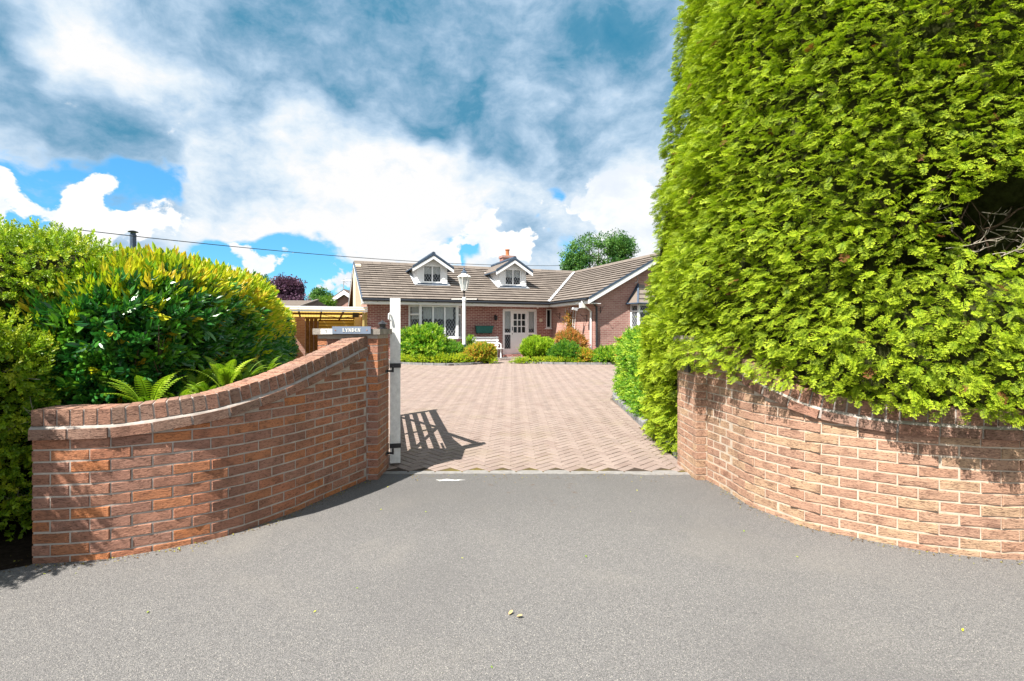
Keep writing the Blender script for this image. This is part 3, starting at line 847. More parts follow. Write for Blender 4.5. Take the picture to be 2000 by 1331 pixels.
# edging course and kerb stones on the right
EK = Path([(q.x, q.y, 0) for q in K2])
s = .05
while s < EK.L-.2:
    p = EK.at(s+.1); t = EK.tan(s+.1); n = Vector((t.y, -t.x, 0))
    mb = MB(); mb.box(-.098, .098, -.048, .048, -.03, .004); o = mb.build('edging_block', M['paver'], drive)
    o.location = p+n*.03+Vector((0, 0, gz(p.y)+.002)); o.rotation_euler = (0, 0, atan2(t.y, t.x)); s += .205
kb = thing('stone_kerb', 'rough grey kerb stones edging the shrub bed on the right of the drive', 'kerb')
s = 0.0
while s < KB.L-.1:
    ln_ = min(.6, KB.L-s); m2 = MB(); a, b = s+.006, s+ln_-.006; k = 5; secs = []
    for i in range(k+1):
        q = a+(b-a)*i/k; p = KB.at(q); t = KB.tan(q); n = Vector((t.y, -t.x, 0)); zz = gz(p.y)
        j = rnd.uniform(-.006, .006)
        secs.append([p-n*.0+Vector((0, 0, zz-.03)), p+n*(.005+j)+Vector((0, 0, zz+.075)), p+n*.03+Vector((0, 0, zz+.10+j)), p+n*.11+Vector((0, 0, zz+.105+j)), p+n*.13+Vector((0, 0, zz-.03))])
    for u_, v_ in zip(secs, secs[1:]):
        for q in range(5): m2.quad(u_[q], v_[q], v_[(q+1) % 5], u_[(q+1) % 5])
    m2.poly(secs[0]); m2.poly(secs[-1][::-1])
    m2.build('kerb_stone', M['kerb'], kb); s += ln_

# ------------------------------------------------------------------ foliage tools
def gn_instancer():
    if 'instancer' in bpy.data.node_groups: return bpy.data.node_groups['instancer']
    ng = bpy.data.node_groups.new('instancer', 'GeometryNodeTree')
    ng.interface.new_socket('Geometry', in_out='INPUT', socket_type='NodeSocketGeometry')
    ng.interface.new_socket('Geometry', in_out='OUTPUT', socket_type='NodeSocketGeometry')
    N = ng.nodes; Lk = ng.links
    gi = N.new('NodeGroupInput'); go = N.new('NodeGroupOutput')
    def named(nm, ty):
        n = N.new('GeometryNodeInputNamedAttribute'); n.data_type = ty; n.inputs[0].default_value = nm; return n.outputs[0]
    def cmp_eq(sock, v):
        n = N.new('FunctionNodeCompare'); n.data_type = 'INT'; n.operation = 'EQUAL'
        Lk.new(sock, n.inputs[2]); n.inputs[3].default_value = v; return n.outputs[0]
    rot = named('rot', 'FLOAT_VECTOR'); scl = named('scl', 'FLOAT_VECTOR'); typ = named('typ', 'INT')
    join = N.new('GeometryNodeJoinGeometry')
    for k in range(3):
        # typ: 0..2 = points that take template k, 10..12 = vertices of template k
        a = N.new('GeometryNodeSeparateGeometry'); a.domain = 'POINT'; Lk.new(gi.outputs[0], a.inputs[0]); Lk.new(cmp_eq(typ, 10+k), a.inputs[1])
        b = N.new('GeometryNodeSeparateGeometry'); b.domain = 'POINT'; Lk.new(gi.outputs[0], b.inputs[0]); Lk.new(cmp_eq(typ, k), b.inputs[1])
        iop = N.new('GeometryNodeInstanceOnPoints'); Lk.new(b.outputs[0], iop.inputs['Points']); Lk.new(a.outputs[0], iop.inputs['Instance'])
        e2r = N.new('FunctionNodeEulerToRotation'); Lk.new(rot, e2r.inputs[0]); Lk.new(e2r.outputs[0], iop.inputs['Rotation'])
        Lk.new(scl, iop.inputs['Scale']); Lk.new(iop.outputs[0], join.inputs[0])
    Lk.new(join.outputs[0], go.inputs[0])
    return ng

def eulers(X, Z):
    """rows X = local x axis, Z ~ local z axis -> XYZ eulers (n,3)"""
    X = X/np.linalg.norm(X, axis=1, keepdims=True)
    Y = np.cross(Z, X); Y /= np.linalg.norm(Y, axis=1, keepdims=True)+1e-9
    Z = np.cross(X, Y)
    ry = -np.arcsin(np.clip(X[:, 2], -1, 1)); rz = np.arctan2(X[:, 1], X[:, 0]); rx = np.arctan2(Y[:, 2], Z[:, 2])
    return np.stack([rx, ry, rz], 1)

def foliage(name, parent, pos, X, Z, scl, templates, mats, typ=None, stuff=True, label=None):
    """one part whose leaves are instances of the template meshes stored in the same object"""
    n = len(pos); verts = [tuple(map(float, p)) for p in pos]; faces = []; mi = []; tt = []; tips = []
    if typ is None: typ = NR.randint(0, len(templates), n)
    tt += list(map(int, typ)); tips += [0]*n
    for k, T in enumerate(templates):
        v, f, tip = T[0], T[1], T[2]; m = T[3] if len(T) > 3 else 0; o0 = len(verts)
        verts += v; faces += [tuple(i+o0 for i in q) for q in f]; mi += [m]*len(f); tt += [10+k]*len(v); tips += list(tip)
    me = bpy.data.meshes.new(name); me.from_pydata(verts, [], faces)
    for m in (mats if isinstance(mats, list) else [mats]): me.materials.append(m)
    me.polygons.foreach_set('material_index', mi)
    N = len(verts)
    E = np.zeros((N, 3), np.float32); E[:n] = eulers(X, Z)
    SC = np.ones((N, 3), np.float32); SC[:n] = np.asarray(scl).reshape(-1, 1) if np.ndim(scl) == 1 else scl
    a = me.attributes.new('rot', 'FLOAT_VECTOR', 'POINT'); a.data.foreach_set('vector', E.ravel())
    a = me.attributes.new('scl', 'FLOAT_VECTOR', 'POINT'); a.data.foreach_set('vector', SC.ravel())
    a = me.attributes.new('typ', 'INT', 'POINT'); a.data.foreach_set('value', np.array(tt, np.int32))
    a = me.attributes.new('tip', 'FLOAT', 'POINT'); a.data.foreach_set('value', np.array(tips, np.float32))
    o = link(name, me, parent)
    md = o.modifiers.new('leaves', 'NODES'); md.node_group = gn_instancer()
    if stuff: o['kind'] = 'stuff'
    if label: o['label'] = label
    return o

# --- templates (verts, faces, tip)
def T_join(parts):
    V, F, TP = [], [], []
    for v, f, t in parts:
        n = len(V); V += v; F += [tuple(i+n for i in q) for q in f]; TP += t
    return (V, F, TP)
def leaf_shape(L=1, w=.35, fold=.12, droop=.1, seg=3, tip0=0, tip1=1, ovate=1.0):
    """leaf along +x, folded on the midrib"""
    V, F, TP = [], [], []
    xs = [i/seg for i in range(seg+1)]
    for i, x in enumerate(xs):
        ww = w/2*(sin(pi*(x**ovate)))**.8 if 0 < x < 1 else 0.0
        z = -droop*x*x; tp = tip0+(tip1-tip0)*x
        if i in (0, seg): V.append((x*L, 0, z*L)); TP.append(tp)
        else:
            V += [(x*L, ww*L, (z+fold*ww*2)*L), (x*L, 0, z*L), (x*L, -ww*L, (z+fold*ww*2)*L)]; TP += [tp]*3
    def idx(i, k): return 0 if i == 0 else (1+(seg-1)*3 if i == seg else 1+(i-1)*3+k)
    F.append((idx(0, 0), idx(1, 1), idx(1, 0))); F.append((idx(0, 0), idx(1, 2), idx(1, 1)))
    for i in range(1, seg-1):
        F.append((idx(i, 0), idx(i, 1), idx(i+1, 1), idx(i+1, 0))); F.append((idx(i, 1), idx(i, 2), idx(i+1, 2), idx(i+1, 1)))
    F.append((idx(seg-1, 0), idx(seg-1, 1), idx(seg, 0))); F.append((idx(seg-1, 1), idx(seg-1, 2), idx(seg, 0)))
    return (V, F, TP)
def T_xf(T, mat, tipmul=1, tipadd=0):
    V = [tuple(mat @ Vector(v)) for v in T[0]]
    return (V, T[1], [t*tipmul+tipadd for t in T[2]])
def MX(loc=(0, 0, 0), rz=0, ry=0, rx=0, s=1):
    return Matrix.Translation(loc) @ Matrix.Rotation(rz, 4, 'Z') @ Matrix.Rotation(ry, 4, 'Y') @ Matrix.Rotation(rx, 4, 'X') @ Matrix.Diagonal((s, s, s, 1))
def conifer_spray(seed):
    r = random.Random(seed); parts = []
    def blade(x, y, z, an, L, w, t0, t1):
        d = Vector((cos(an), sin(an), 0)); n = Vector((-sin(an), cos(an), 0)); p = Vector((x, y, z))
        q = p+d*L+Vector((0, 0, -L*.25+r.uniform(-.03, .03)))
        m = (p+q)/2+Vector((0, 0, .01))
        parts.append(([tuple(p-n*w*.3), tuple(m-n*w*.55), tuple(q-n*w*.28), tuple(q+n*w*.28), tuple(m+n*w*.55), tuple(p+n*w*.3)], [(0, 1, 4, 5), (1, 2, 3, 4)], [t0, (t0+t1)/2, t1, t1, (t0+t1)/2, t0]))
    K = 7; 
    def zc(x): return -.22*x*x
    parts.append(([(0, -.012, 0), (.5, -.012, zc(.5)), (1, 0, zc(1)), (.5, .012, zc(.5)), (0, .012, 0)], [(0, 1, 3, 4), (1, 2, 3)], [0, .2, .8, .2, 0]))
    for i in range(K):
        x = .12+.80*i/(K-1)
        for sd in (1, -1):
            L = (.50*(1-.68*x)+r.uniform(-.05, .05))*(1 if i > 0 else .7); an = sd*(radians(46)+r.uniform(-.15, .15))
            xx, yy, zz = x, 0, zc(x)
            dz = r.uniform(-.06, .05)
            n = max(2, int(L/.10))
            ex, ey = xx+cos(an)*L, yy+sin(an)*L
            parts.append(([(xx, yy, zz), (xx+.012, yy, zz), (ex, ey, zz+dz-.10*L), (ex-.01, ey, zz+dz-.10*L)], [(0, 1, 2, 3)], [0, 0, .7, .7]))
            for k in range(n):
                f = (k+1)/(n+.3); bx, by, bz = xx+cos(an)*L*f, yy+sin(an)*L*f, zz+(dz-.10*L)*f
                for s2 in (1, -1):
                    blade(bx, by, bz, an+s2*radians(38)+r.uniform(-.2, .2), .115*(1.15-.5*f)+r.uniform(0, .02), .042, .15+.4*f*x, .45+.55*max(f, x))
            blade(ex-.02*cos(an), ey-.02*sin(an), zz+dz-.10*L, an, .09, .04, .5, 1)
    blade(.97, 0, zc(.97), 0, .12, .045, .6, 1)
    return T_join(parts)
def twig_cluster(seed, nleaf, L, lw, lf, spread=.9, fold=.12, seg=2, upward=.0, ovate=1.0):
    """a twig along +x with leaves along it"""
    r = random.Random(seed); parts = []
    parts.append(([(0, -.008, 0), (1, -.004, .02), (1, .004, .02), (0, .008, 0)], [(0, 1, 2, 3)], [0, .3, .3, 0]))
    for i in range(nleaf):
        x = .1+.9*i/(nleaf-1); az = i*2.4+r.uniform(-.4, .4)
        base = leaf_shape(L*r.uniform(.8, 1.2)*(1.0 if x < .8 else .8), lw/L, fold, .15, seg, .2, 1.0, ovate)
        m = Matrix.Translation((x, 0, .01)) @ Matrix.Rotation(az, 4, 'X') @ Matrix.Rotation(-(spread*(1.15-.6*x)+r.uniform(-.2, .2)), 4, 'Y') @ Matrix.Rotation(r.uniform(-.6, .6), 4, 'X')
        parts.append(T_xf(base, m, .4+.6*x, 0))
    return T_join(parts)
def blob_cluster(seed, nleaf, L, lw):
    r = random.Random(seed); parts = []
    for i in range(nleaf):
        base = leaf_shape(L*r.uniform(.7, 1.2), lw/L, .15, .2, 2, .2, 1)
        m = Matrix.Translation((r.uniform(-.5, .5), r.uniform(-.5, .5), r.uniform(-.4, .4))) @ Matrix.Rotation(r.uniform(0, 6.28), 4, 'Z') @ Matrix.Rotation(r.uniform(-.9, .9), 4, 'Y') @ Matrix.Rotation(r.uniform(-.9, .9), 4, 'X')
        parts.append(T_xf(base, m))
    return T_join(parts)
SPRAYS = [conifer_spray(k) for k in (1, 2, 3)]
TWIGS = [twig_cluster(k, 15, .30, .15, 1, .95, seg=2) for k in (4, 5, 6)]
WHORLS = [twig_cluster(k, 9, .62, .23, 1, 1.0, fold=.25, seg=4) for k in (7, 8)]
SHOOT = [twig_cluster(k, 7, .62, .20, 1, .5, fold=.3, seg=3) for k in (9, 10)]
CLUST = [blob_cluster(k, 16, .34, .22) for k in (12, 13, 14)]

_nd = np.random.RandomState(5).normal(size=(9, 3)); _nd /= np.linalg.norm(_nd, axis=1, keepdims=True)
_np = np.random.RandomState(6).uniform(0, 6.28, 9)
def lump(p, wl):
    """cheap smooth noise -1..1 of points (n,3)"""
    s = 0; tot = 0
    for k in range(9):
        f = (2*pi/wl)*(1 if k < 3 else 1.9 if k < 6 else 3.4); a = 1 if k < 3 else .6 if k < 6 else .35
        s = s+a*np.sin(p@_nd[k]*f+_np[k]); tot += a
    return s/tot*1.6

class Hedge:
    """profile swept along a path; front is to the RIGHT of travel"""
    def __init__(s, path, w, h, r=.4, z0=0.0, lean=0.0, wl=.8, amp=.08, endr=None, bulge=0.0, front=False):
        s.front = front
        s.P = Path(path); s.w = w; s.h = h; s.r = r; s.z0 = z0; s.lean = lean; s.wl = wl; s.amp = amp; s.endr = endr if endr is not None else .5
        prof = []
        n = 8
        for i in range(n): prof.append((1, i/n, 1, 0))
        s.nf = n
        for i in range(7):
            a = pi/2*i/6; prof.append(('c', a))
        # build profile per unit: computed in eval
    def ev(s, t, v):
        """t in 0..L, v in 0..1 around profile (front bottom -> top -> back bottom). vectorised"""
        P_ = s.P; cx = np.interp(t, P_.d, P_.x); cy = np.interp(t, P_.d, P_.y)
        e = .05
        tx = np.interp(t+e, P_.d, P_.x)-np.interp(t-e, P_.d, P_.x); ty = np.interp(t+e, P_.d, P_.y)-np.interp(t-e, P_.d, P_.y)
        l = np.sqrt(tx*tx+ty*ty)+1e-9; tx /= l; ty /= l
        sx, sy = ty, -tx      # right-hand side
        w = s.w(t) if callable(s.w) else s.w+0*t
        h = s.h(t) if callable(s.h) else s.h+0*t
        # ends rounded
        dE = np.minimum(t, P_.L-t); f = np.clip(dE/s.endr, 0, 1); f = np.sqrt(1-(1-f)**2)*.92+.08
        w = w*f; hh = h*(.55+.45*f)
        r = np.minimum(s.r, w*.98)
        straight = np.maximum(hh-s.z0-r, .05); arc = r*pi/2; top = 2*(w-r)
        tot = 2*straight+2*arc+top; q = v*tot
        off = np.empty_like(q); z = np.empty_like(q); no = np.empty_like(q); nz = np.empty_like(q)
        a = q < straight
        b = (~a) & (q < straight+arc); c = (~a) & (~b) & (q < straight+arc+top); d = (~a) & (~b) & (~c) & (q < straight+2*arc+top); g = ~(a | b | c | d)
        off[:] = w; z[:] = s.z0+q; no[:] = 1; nz[:] = .12
        an = (q-straight)/np.maximum(r, 1e-6)
        off[b] = (w-r+r*np.cos(an))[b]; z[b] = (s.z0+straight+r*np.sin(an))[b]; no[b] = np.cos(an)[b]; nz[b] = np.sin(an)[b]
        off[c] = (w-r-(q-straight-arc))[c]; z[c] = (s.z0+straight+r)[c]; no[c] = 0; nz[c] = 1
        an2 = (q-straight-arc-top)/np.maximum(r, 1e-6)
        off[d] = (-(w-r)-r*np.sin(an2))[d]; z[d] = (s.z0+straight+r*np.cos(an2))[d]; no[d] = -np.sin(an2)[d]; nz[d] = np.cos(an2)[d]
        off[g] = -w[g]; z[g] = (s.z0+tot-q)[g]; no[g] = -1; nz[g] = .1
        off = off-s.lean*(z-s.z0)*(1.0 if s.front else np.sign(off))
        if s.front: off = off-w
        endn = np.where(t < P_.L/2, -1, 1)*(1-np.clip(dE/s.endr, 0, 1))
        pos = np.stack([cx+sx*off, cy+sy*off, z], 1); nor = np.stack([sx*no+tx*endn, sy*no+ty*endn, nz], 1)
        nor /= np.linalg.norm(nor, axis=1, keepdims=True)
        pos = pos+nor*(lump(pos, s.wl)*s.amp)[:, None]
        return pos, nor
    def core(s, parent, m, inset=.16, nt=60, nv=26, name='shade_core'):
        T_, V_ = np.meshgrid(np.linspace(0.001, s.P.L-.001, nt), np.linspace(0, 1, nv), indexing='ij')
        pos, nor = s.ev(T_.ravel(), V_.ravel()); pos = pos-nor*inset
        f = []
        for i in range(nt-1):
            for j in range(nv-1): a = i*nv+j; f.append((a, a+nv, a+nv+1, a+1))
        f.append(tuple(range(nv))); f.append(tuple((nt-1)*nv+k for k in range(nv))[::-1])
        me = bpy.data.meshes.new(name); me.from_pydata([tuple(p) for p in pos], [], f); me.materials.append(m)
        return link(name, me, parent)
    def sample(s, n, vmax=.62, tmin=0, tmax=None, bias=None):
        tmax = tmax or s.P.L
        t = NR.uniform(tmin, tmax, n) if bias is None else tmin+(tmax-tmin)*NR.uniform(0, 1, n)**bias
        v = NR.uniform(0, vmax, n)
        return s.ev(t, v)
def unit(a): return a/(np.linalg.norm(a, axis=1, keepdims=True)+1e-9)
def jit(n, s): return NR.normal(0, s, (n, 3))

# ------------------------------------------------------------------ bungalow
TH = math.atan(.39); UX, UY = cos(TH), sin(TH)
HC = Vector((-6.01, 21.32, .22))
house = thing('bungalow', 'red brick dormer bungalow with tiled roof and white bargeboards at the end of the drive', 'house', HC, TH)
def HB(z): return z-.22           # world height to house-local height
EZ = HB(2.74); RZ = HB(4.73); FB = HB(2.56)
RB = 3.7; OV = .70
A_I = 8.52; WB = -3.94; WAPEX = 3.24; WOV = .45
def a_from_px(px, b=0.0):
    k = (px-CX)/1000; cx = HC.x-UY*b; cy = HC.y+UX*b
    return (k*cy-cx)/(UX-k*UY)
def z_from_py(py, a, b=0.0):
    Y = HC.y+UY*a+UX*b; return CAMZ+(HY-py)/1000*Y-HC.z

def wall_grid(mb, fixed, axis, a0, a1, z0, z1, openings, th=.25, sgn=1):
    """wall with rectangular holes. axis 0: runs along a at b=fixed..fixed+th ; axis 1: runs along b at a=fixed"""
    xs = sorted(set([a0, a1]+[v for o in openings for v in (o[0], o[1])])); zs = sorted(set([z0, z1]+[v for o in openings for v in (o[2], o[3])]))
    for x0, x1 in zip(xs, xs[1:]):
        for q0, q1 in zip(zs, zs[1:]):
            cx, cz = (x0+x1)/2, (q0+q1)/2
            if any(o[0] < cx < o[1] and o[2] < cz < o[3] for o in openings): continue
            if axis == 0: mb.box(x0, x1, min(fixed, fixed+th), max(fixed, fixed+th), q0, q1)
            else: mb.box(min(fixed, fixed+th), max(fixed, fixed+th), x0, x1, q0, q1)

def window(parent, O, ex, en, Wd, H, cols=2, top=None, lattice=True, curtain=.45, name='window', fw=.05, dep=.07, pitch=.13, tops=True):
    """O lower-left corner in house space, ex along, en outward. returns frame"""
    O = Vector(O); ex = Vector(ex).normalized(); en = Vector(en).normalized(); ez = Vector((0, 0, 1))
    def X(x, y, z): return O+ex*x+en*y+ez*z
    def bx(mb, x0, x1, y0, y1, z0, z1): mb.hexa([X(x0, y0, z0), X(x1, y0, z0), X(x1, y1, z0), X(x0, y1, z0), X(x0, y0, z1), X(x1, y0, z1), X(x1, y1, z1), X(x0, y1, z1)])
    fr = MB(); bx(fr, 0, Wd, -dep, 0, 0, fw); bx(fr, 0, Wd, -dep, 0, H-fw, H); bx(fr, 0, fw, -dep, 0, fw, H-fw); bx(fr, Wd-fw, Wd, -dep, 0, fw, H-fw)
    cw = (Wd-fw)/cols
    for i in range(1, cols): bx(fr, i*cw, i*cw+fw, -dep, 0, fw, H-fw)
    if top: bx(fr, fw, Wd-fw, -dep+.002, .004, top, top+fw)
    f = fr.build(name, M['white'], parent)
    for i in range(cols):
        x0, x1 = i*cw+fw, (i+1)*cw
        spans = [(fw, H-fw)] if not top else [(fw, top), (top+fw, H-fw)]
        for z0, z1 in spans:
            g = MB(); g.quad(X(x0, -.035, z0), X(x1, -.035, z0), X(x1, -.035, z1), X(x0, -.035, z1)); g.build('pane', M['glass'], f)
            if lattice:
                lm = MB(); k = 1.55; w_, h_ = x1-x0, z1-z0
                c = -h_/k
                step = pitch
                m0 = -h_/k
                cc = m0
                while cc < w_:
                    for sg in (1, -1):
                        # line x = cc + z/k (mirrored for sg=-1)
                        za = max(0, -cc*k); zb = min(h_, (w_-cc)*k)
                        if zb-za > .02:
                            xa, xb = cc+za/k, cc+zb/k
                            if sg < 0: xa, xb = w_-xa, w_-xb
                            lm.bar(X(x0+xa, -.030, z0+za), X(x0+xb, -.030, z0+zb), .006, .017, up=en)
                    cc += step
                lm.build('lead_lattice', M['lead'], f)
    if curtain:
        cm = MB(); n = max(6, int(Wd/.07)); zb = H*(1-curtain); pv = None
        for i in range(n+1):
            x = fw+(Wd-2*fw)*i/n; y = -.10-.02*(i % 2); zz = zb+.03*cos(i*pi/1.5)
            if pv: cm.quad(X(pv[0], pv[1], pv[2]), X(x, y, zz), X(x, y, H-.01), X(pv[0], pv[1], H-.01))
            pv = (x, y, zz)
        cm.build('net_curtain', M['curtain'], f)
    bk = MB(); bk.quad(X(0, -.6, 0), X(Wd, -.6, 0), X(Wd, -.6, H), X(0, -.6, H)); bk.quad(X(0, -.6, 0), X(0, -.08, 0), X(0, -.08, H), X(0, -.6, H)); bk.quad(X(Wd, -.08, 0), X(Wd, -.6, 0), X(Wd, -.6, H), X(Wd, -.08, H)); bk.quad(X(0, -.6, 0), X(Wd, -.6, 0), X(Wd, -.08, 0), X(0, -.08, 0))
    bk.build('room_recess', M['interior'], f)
    return f

def build_house():
    H = house
    zt = EZ-.10
    # openings of the main front (b=0)
    d0, d1 = a_from_px(984), a_from_px(1046); dz0 = .12; dz1 = 2.18
    w0, w1 = a_from_px(1066.5), a_from_px(1077.0); wz0, wz1 = z_from_py(641, 8.2), z_from_py(604, 8.2)
    y0, y1 = a_from_px(798), a_from_px(902); bz0 = z_from_py(663, 4.0)+.02; bz1 = FB-.02
    w1 = min(w1, A_I-.03)
    m = MB(); wall_grid(m, 0, 0, 0, A_I+.0, -.3, zt, [(d0, d1, dz0, dz1), (w0, w1, wz0, wz1), (y0+.12, y1-.12, bz0+.06, bz1)], .25)
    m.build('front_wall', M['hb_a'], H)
    m = MB(); m.box(0, .25, .252, 7.4, -.3, zt)
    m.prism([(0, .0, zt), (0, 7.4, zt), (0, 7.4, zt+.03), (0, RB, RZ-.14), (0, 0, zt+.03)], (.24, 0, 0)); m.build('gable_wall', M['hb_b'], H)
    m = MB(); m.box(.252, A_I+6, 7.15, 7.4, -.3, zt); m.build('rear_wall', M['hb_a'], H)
    # wing
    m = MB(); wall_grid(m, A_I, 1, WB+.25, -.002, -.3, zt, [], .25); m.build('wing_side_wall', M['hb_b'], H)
    wz = z_from_py(646, 11, WB); ba, bb = a_from_px(1231, WB), a_from_px(1231, WB)+1.5
    bw_z0 = z_from_py(650, ba, WB); bw_z1 = z_from_py(594, ba, WB)
    m = MB(); wall_grid(m, WB, 0, A_I, A_I+2*WAPEX, -.3, zt, [(ba+.1, bb-.1, bw_z0+.05, bw_z1-.03)], .25)
    m.prism([(A_I, WB, zt), (A_I+2*WAPEX, WB, zt), (A_I+2*WAPEX, WB, zt+.03), (A_I+WAPEX, WB, RZ-.14), (A_I, WB, zt+.03)], (0, .24, 0)); m.build('wing_front_wall', M['hb_w'], H)
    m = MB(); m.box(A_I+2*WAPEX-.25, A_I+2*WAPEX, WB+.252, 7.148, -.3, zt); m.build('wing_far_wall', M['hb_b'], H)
    # plinth / path along the front
    m = MB(); m.box(-.2, A_I-.001, -1.0, -.001, -.25, .035); o = m.build('front_path', M['conc'], H)
    m = MB(); m.box(d0-.1, d1+.1, -.45, -.002, .036, .13); m.build('door_step', M['hb_a'], H)
    # roof slopes: solid deck + tiles
    pm = (RZ-EZ)/(RB+OV); pw = (RZ-EZ)/(WAPEX+WOV)
    def main_z(b): return EZ+(b+OV)*pm
    vb = (A_I-WOV, -OV); vt = (A_I+WAPEX, RB)
    X0 = -.28
    th = .06
    def slab(pts, name, mat, t=th, par=H):
        mm = MB(); mm.prism([Vector(p)-Vector((0, 0, t)) for p in pts], (0, 0, t)); return mm.build(name, mat, par)
    WF = WB-.30
    slab([(X0, -OV, EZ), (vb[0], vb[1], EZ), (vt[0], vt[1], RZ), (X0, RB, RZ)], 'roof_deck', M['brownwood'])
    slab([(X0, RB, RZ), (vt[0], RB, RZ), (A_I+2*WAPEX, 7.8, EZ+.02), (X0, 7.8, EZ+.02)], 'roof_deck', M['brownwood'])
    slab([(vb[0], WF, EZ), (A_I+WAPEX, WF, RZ), (vt[0], vt[1], RZ), (vb[0], vb[1], EZ)], 'roof_deck', M['brownwood'])
    slab([(A_I+WAPEX, WF, RZ), (A_I+2*WAPEX+WOV, WF, EZ), (A_I+2*WAPEX+WOV, 7.8, EZ), (A_I+WAPEX, RB, RZ)], 'roof_deck', M['brownwood'])
    def tiles(O, ea, es, L, S_, keep, name='roof_tiles', gauge=.30, wd=.30, ph=0):
        O = Vector(O); ea = Vector(ea).normalized(); es = Vector(es).normalized(); en = ea.cross(es).normalized()
        if en.z < 0: en = -en
        mm = MB(); rows = int(math.ceil(S_/gauge)); cols = int(math.ceil(L/wd))
        for r in range(rows):
            q0 = r*gauge; q1 = min(q0+gauge+.02, S_)
            for c in range(cols):
                x0 = c*wd; x1 = min(x0+wd-.006, L)
                if x1-x0 < .05: continue
                pc = O+ea*((x0+x1)/2)+es*((q0+q1)/2)
                k = keep(pc, O+ea*x0+es*((q0+q1)/2), O+ea*x1+es*((q0+q1)/2))
                if k is False: continue
                if k is not True:
                    if k[0] is not None: x0 = max(x0, k[0])
                    if k[1] is not None: x1 = min(x1, k[1])
                    if x1-x0 < .02: continue
                j = rnd.uniform(-.003, .004); t0 = rnd.random()
                f0, f1 = .062+j, .012
                def pt(x, q, e): return O+ea*x+es*q+en*e
                mm.hexa([pt(x0, q0, .038+j), pt(x1, q0, .038+j), pt(x1, q1, .0), pt(x0, q1, .0), pt(x0, q0, f0), pt(x1, q0, f0), pt(x1, q1, f1), pt(x0, q1, f1)], t0)
        return mm.build(name, M['tile'], H, tint=True, stuff=True)
    # dormers: (centre a, b of the face)
    DORM = [(2.93, .95), (6.86, .95)]
    DW = .68
    def in_dormer(p):
        for (ca, cb) in DORM:
            zt_ = main_z(cb)+1.30
            if abs(p.x-ca) < DW-.02 and p.y > cb+.05 and p.y < cb+2.6 and (zt_-.45) > p.z: return True
        return False
    def keep_main(pc, pl, pr):
        if in_dormer(pc): return False
        lim = vb[0]+(pc.y-vb[1])*(vt[0]-vb[0])/(vt[1]-vb[1])-.05
        if pl.x > lim: return False
        if pr.x > lim: return (None, lim-X0)
        return True
    sl_ = sqrt((RB+OV)**2+(RZ-EZ)**2)
    tiles((X0, -OV-.03, EZ+.002), (1, 0, 0), (0, RB+OV, RZ-EZ), vt[0]-X0, sl_, keep_main)
    L2 = vt[1]-WF
    def keep_wing(pc, pl, pr):
        # ea runs +b (away), valley limits b
        lim = vb[1]+(pc.x-vb[0])*(vt[1]-vb[1])/(vt[0]-vb[0])-.06
        if pl.y > lim: return False
        if pr.y > lim: return (None, lim-WF)
        return True
    sw = sqrt((WAPEX+WOV)**2+(RZ-EZ)**2)
    tiles((vb[0]-.03, WF, EZ+.002), (0, 1, 0), (WAPEX+WOV, 0, RZ-EZ), L2, sw, keep_wing)
    tiles((A_I+2*WAPEX+WOV, WF, EZ+.002), (0, 1, 0), (-WAPEX-WOV, 0, RZ-EZ), L2+3.5, sw, lambda a, b, c: True)
    # ridges
    def ridge(p, q, name='ridge_tiles'):
        p = Vector(p); q = Vector(q); d = (q-p); n = int(d.length/.42); d /= n; mm = MB(); sd = Vector((d.y, -d.x, 0)).normalized()
        for i in range(n):
            a = p+d*i; b = a+d*.97; t0 = rnd.random(); prof = [(-.13, -.05), (-.09, .03), (0, .07), (.09, .03), (.13, -.05)]
            A = [a+sd*x+Vector((0, 0, z)) for x, z in prof]; B = [b+sd*x+Vector((0, 0, z)) for x, z in prof]
            mm.poly(A, t0); mm.poly(B[::-1], t0)
            for k in range(4): mm.quad(A[k], B[k], B[k+1], A[k+1], t0)
        mm.build(name, M['tile'], H, tint=True, stuff=True)
    ridge((X0, RB, RZ+.03), (vt[0], RB, RZ+.03)); ridge((A_I+WAPEX, WF, RZ+.03), (vt[0], vt[1]+.3, RZ+.03))
    # valley
    m = MB(); a = Vector((vb[0]-.10, vb[1]-.03, EZ+.05)); b = Vector((vt[0]-.12, vt[1]-.05, RZ+.04))
    m.bar(a, b, .13, .03); m.build('valley_flashing', M['lead'], H)
    # verges: dark edge + white bargeboard
    def verge(p, q, drop=.17, out=(0, 0, 0), name='bargeboard'):
        p = Vector(p); q = Vector(q); o_ = Vector(out)
        m1 = MB(); m1.prism([p+o_, q+o_, q+o_-Vector((0, 0, drop)), p+o_-Vector((0, 0, drop))], -o_.normalized()*.03); m1.build(name, M['white'], H)
        m2 = MB(); k = Vector((0, 0, .06)); m2.prism([p+o_*1.6+k, q+o_*1.6+k, q+o_*1.6-k*.35, p+o_*1.6-k*.35], -o_.normalized()*.07); m2.build('verge_edging', M['blue_slate'], H)
    verge((X0, -OV, EZ-.01), (X0, RB, RZ-.01), out=(-.02, 0, 0)); verge((X0, 7.8, EZ), (X0, RB, RZ-.01), out=(-.02, 0, 0))
    verge((vb[0], WF, EZ-.01), (A_I+WAPEX, WF, RZ-.01), .20, out=(0, -.02, 0)); verge((A_I+2*WAPEX+WOV, WF, EZ-.01), (A_I+WAPEX, WF, RZ-.01), .20, out=(0, -.02, 0))
    # fascia, soffit, gutter
    m = MB(); m.box(X0, vb[0], -OV+.0, -OV+.025, FB-.01, EZ-.055); m.box(X0, vb[0]+.02, -OV+.027, -.003, FB-.02, FB+.005)
    m.build('fascia', M['white'], H)
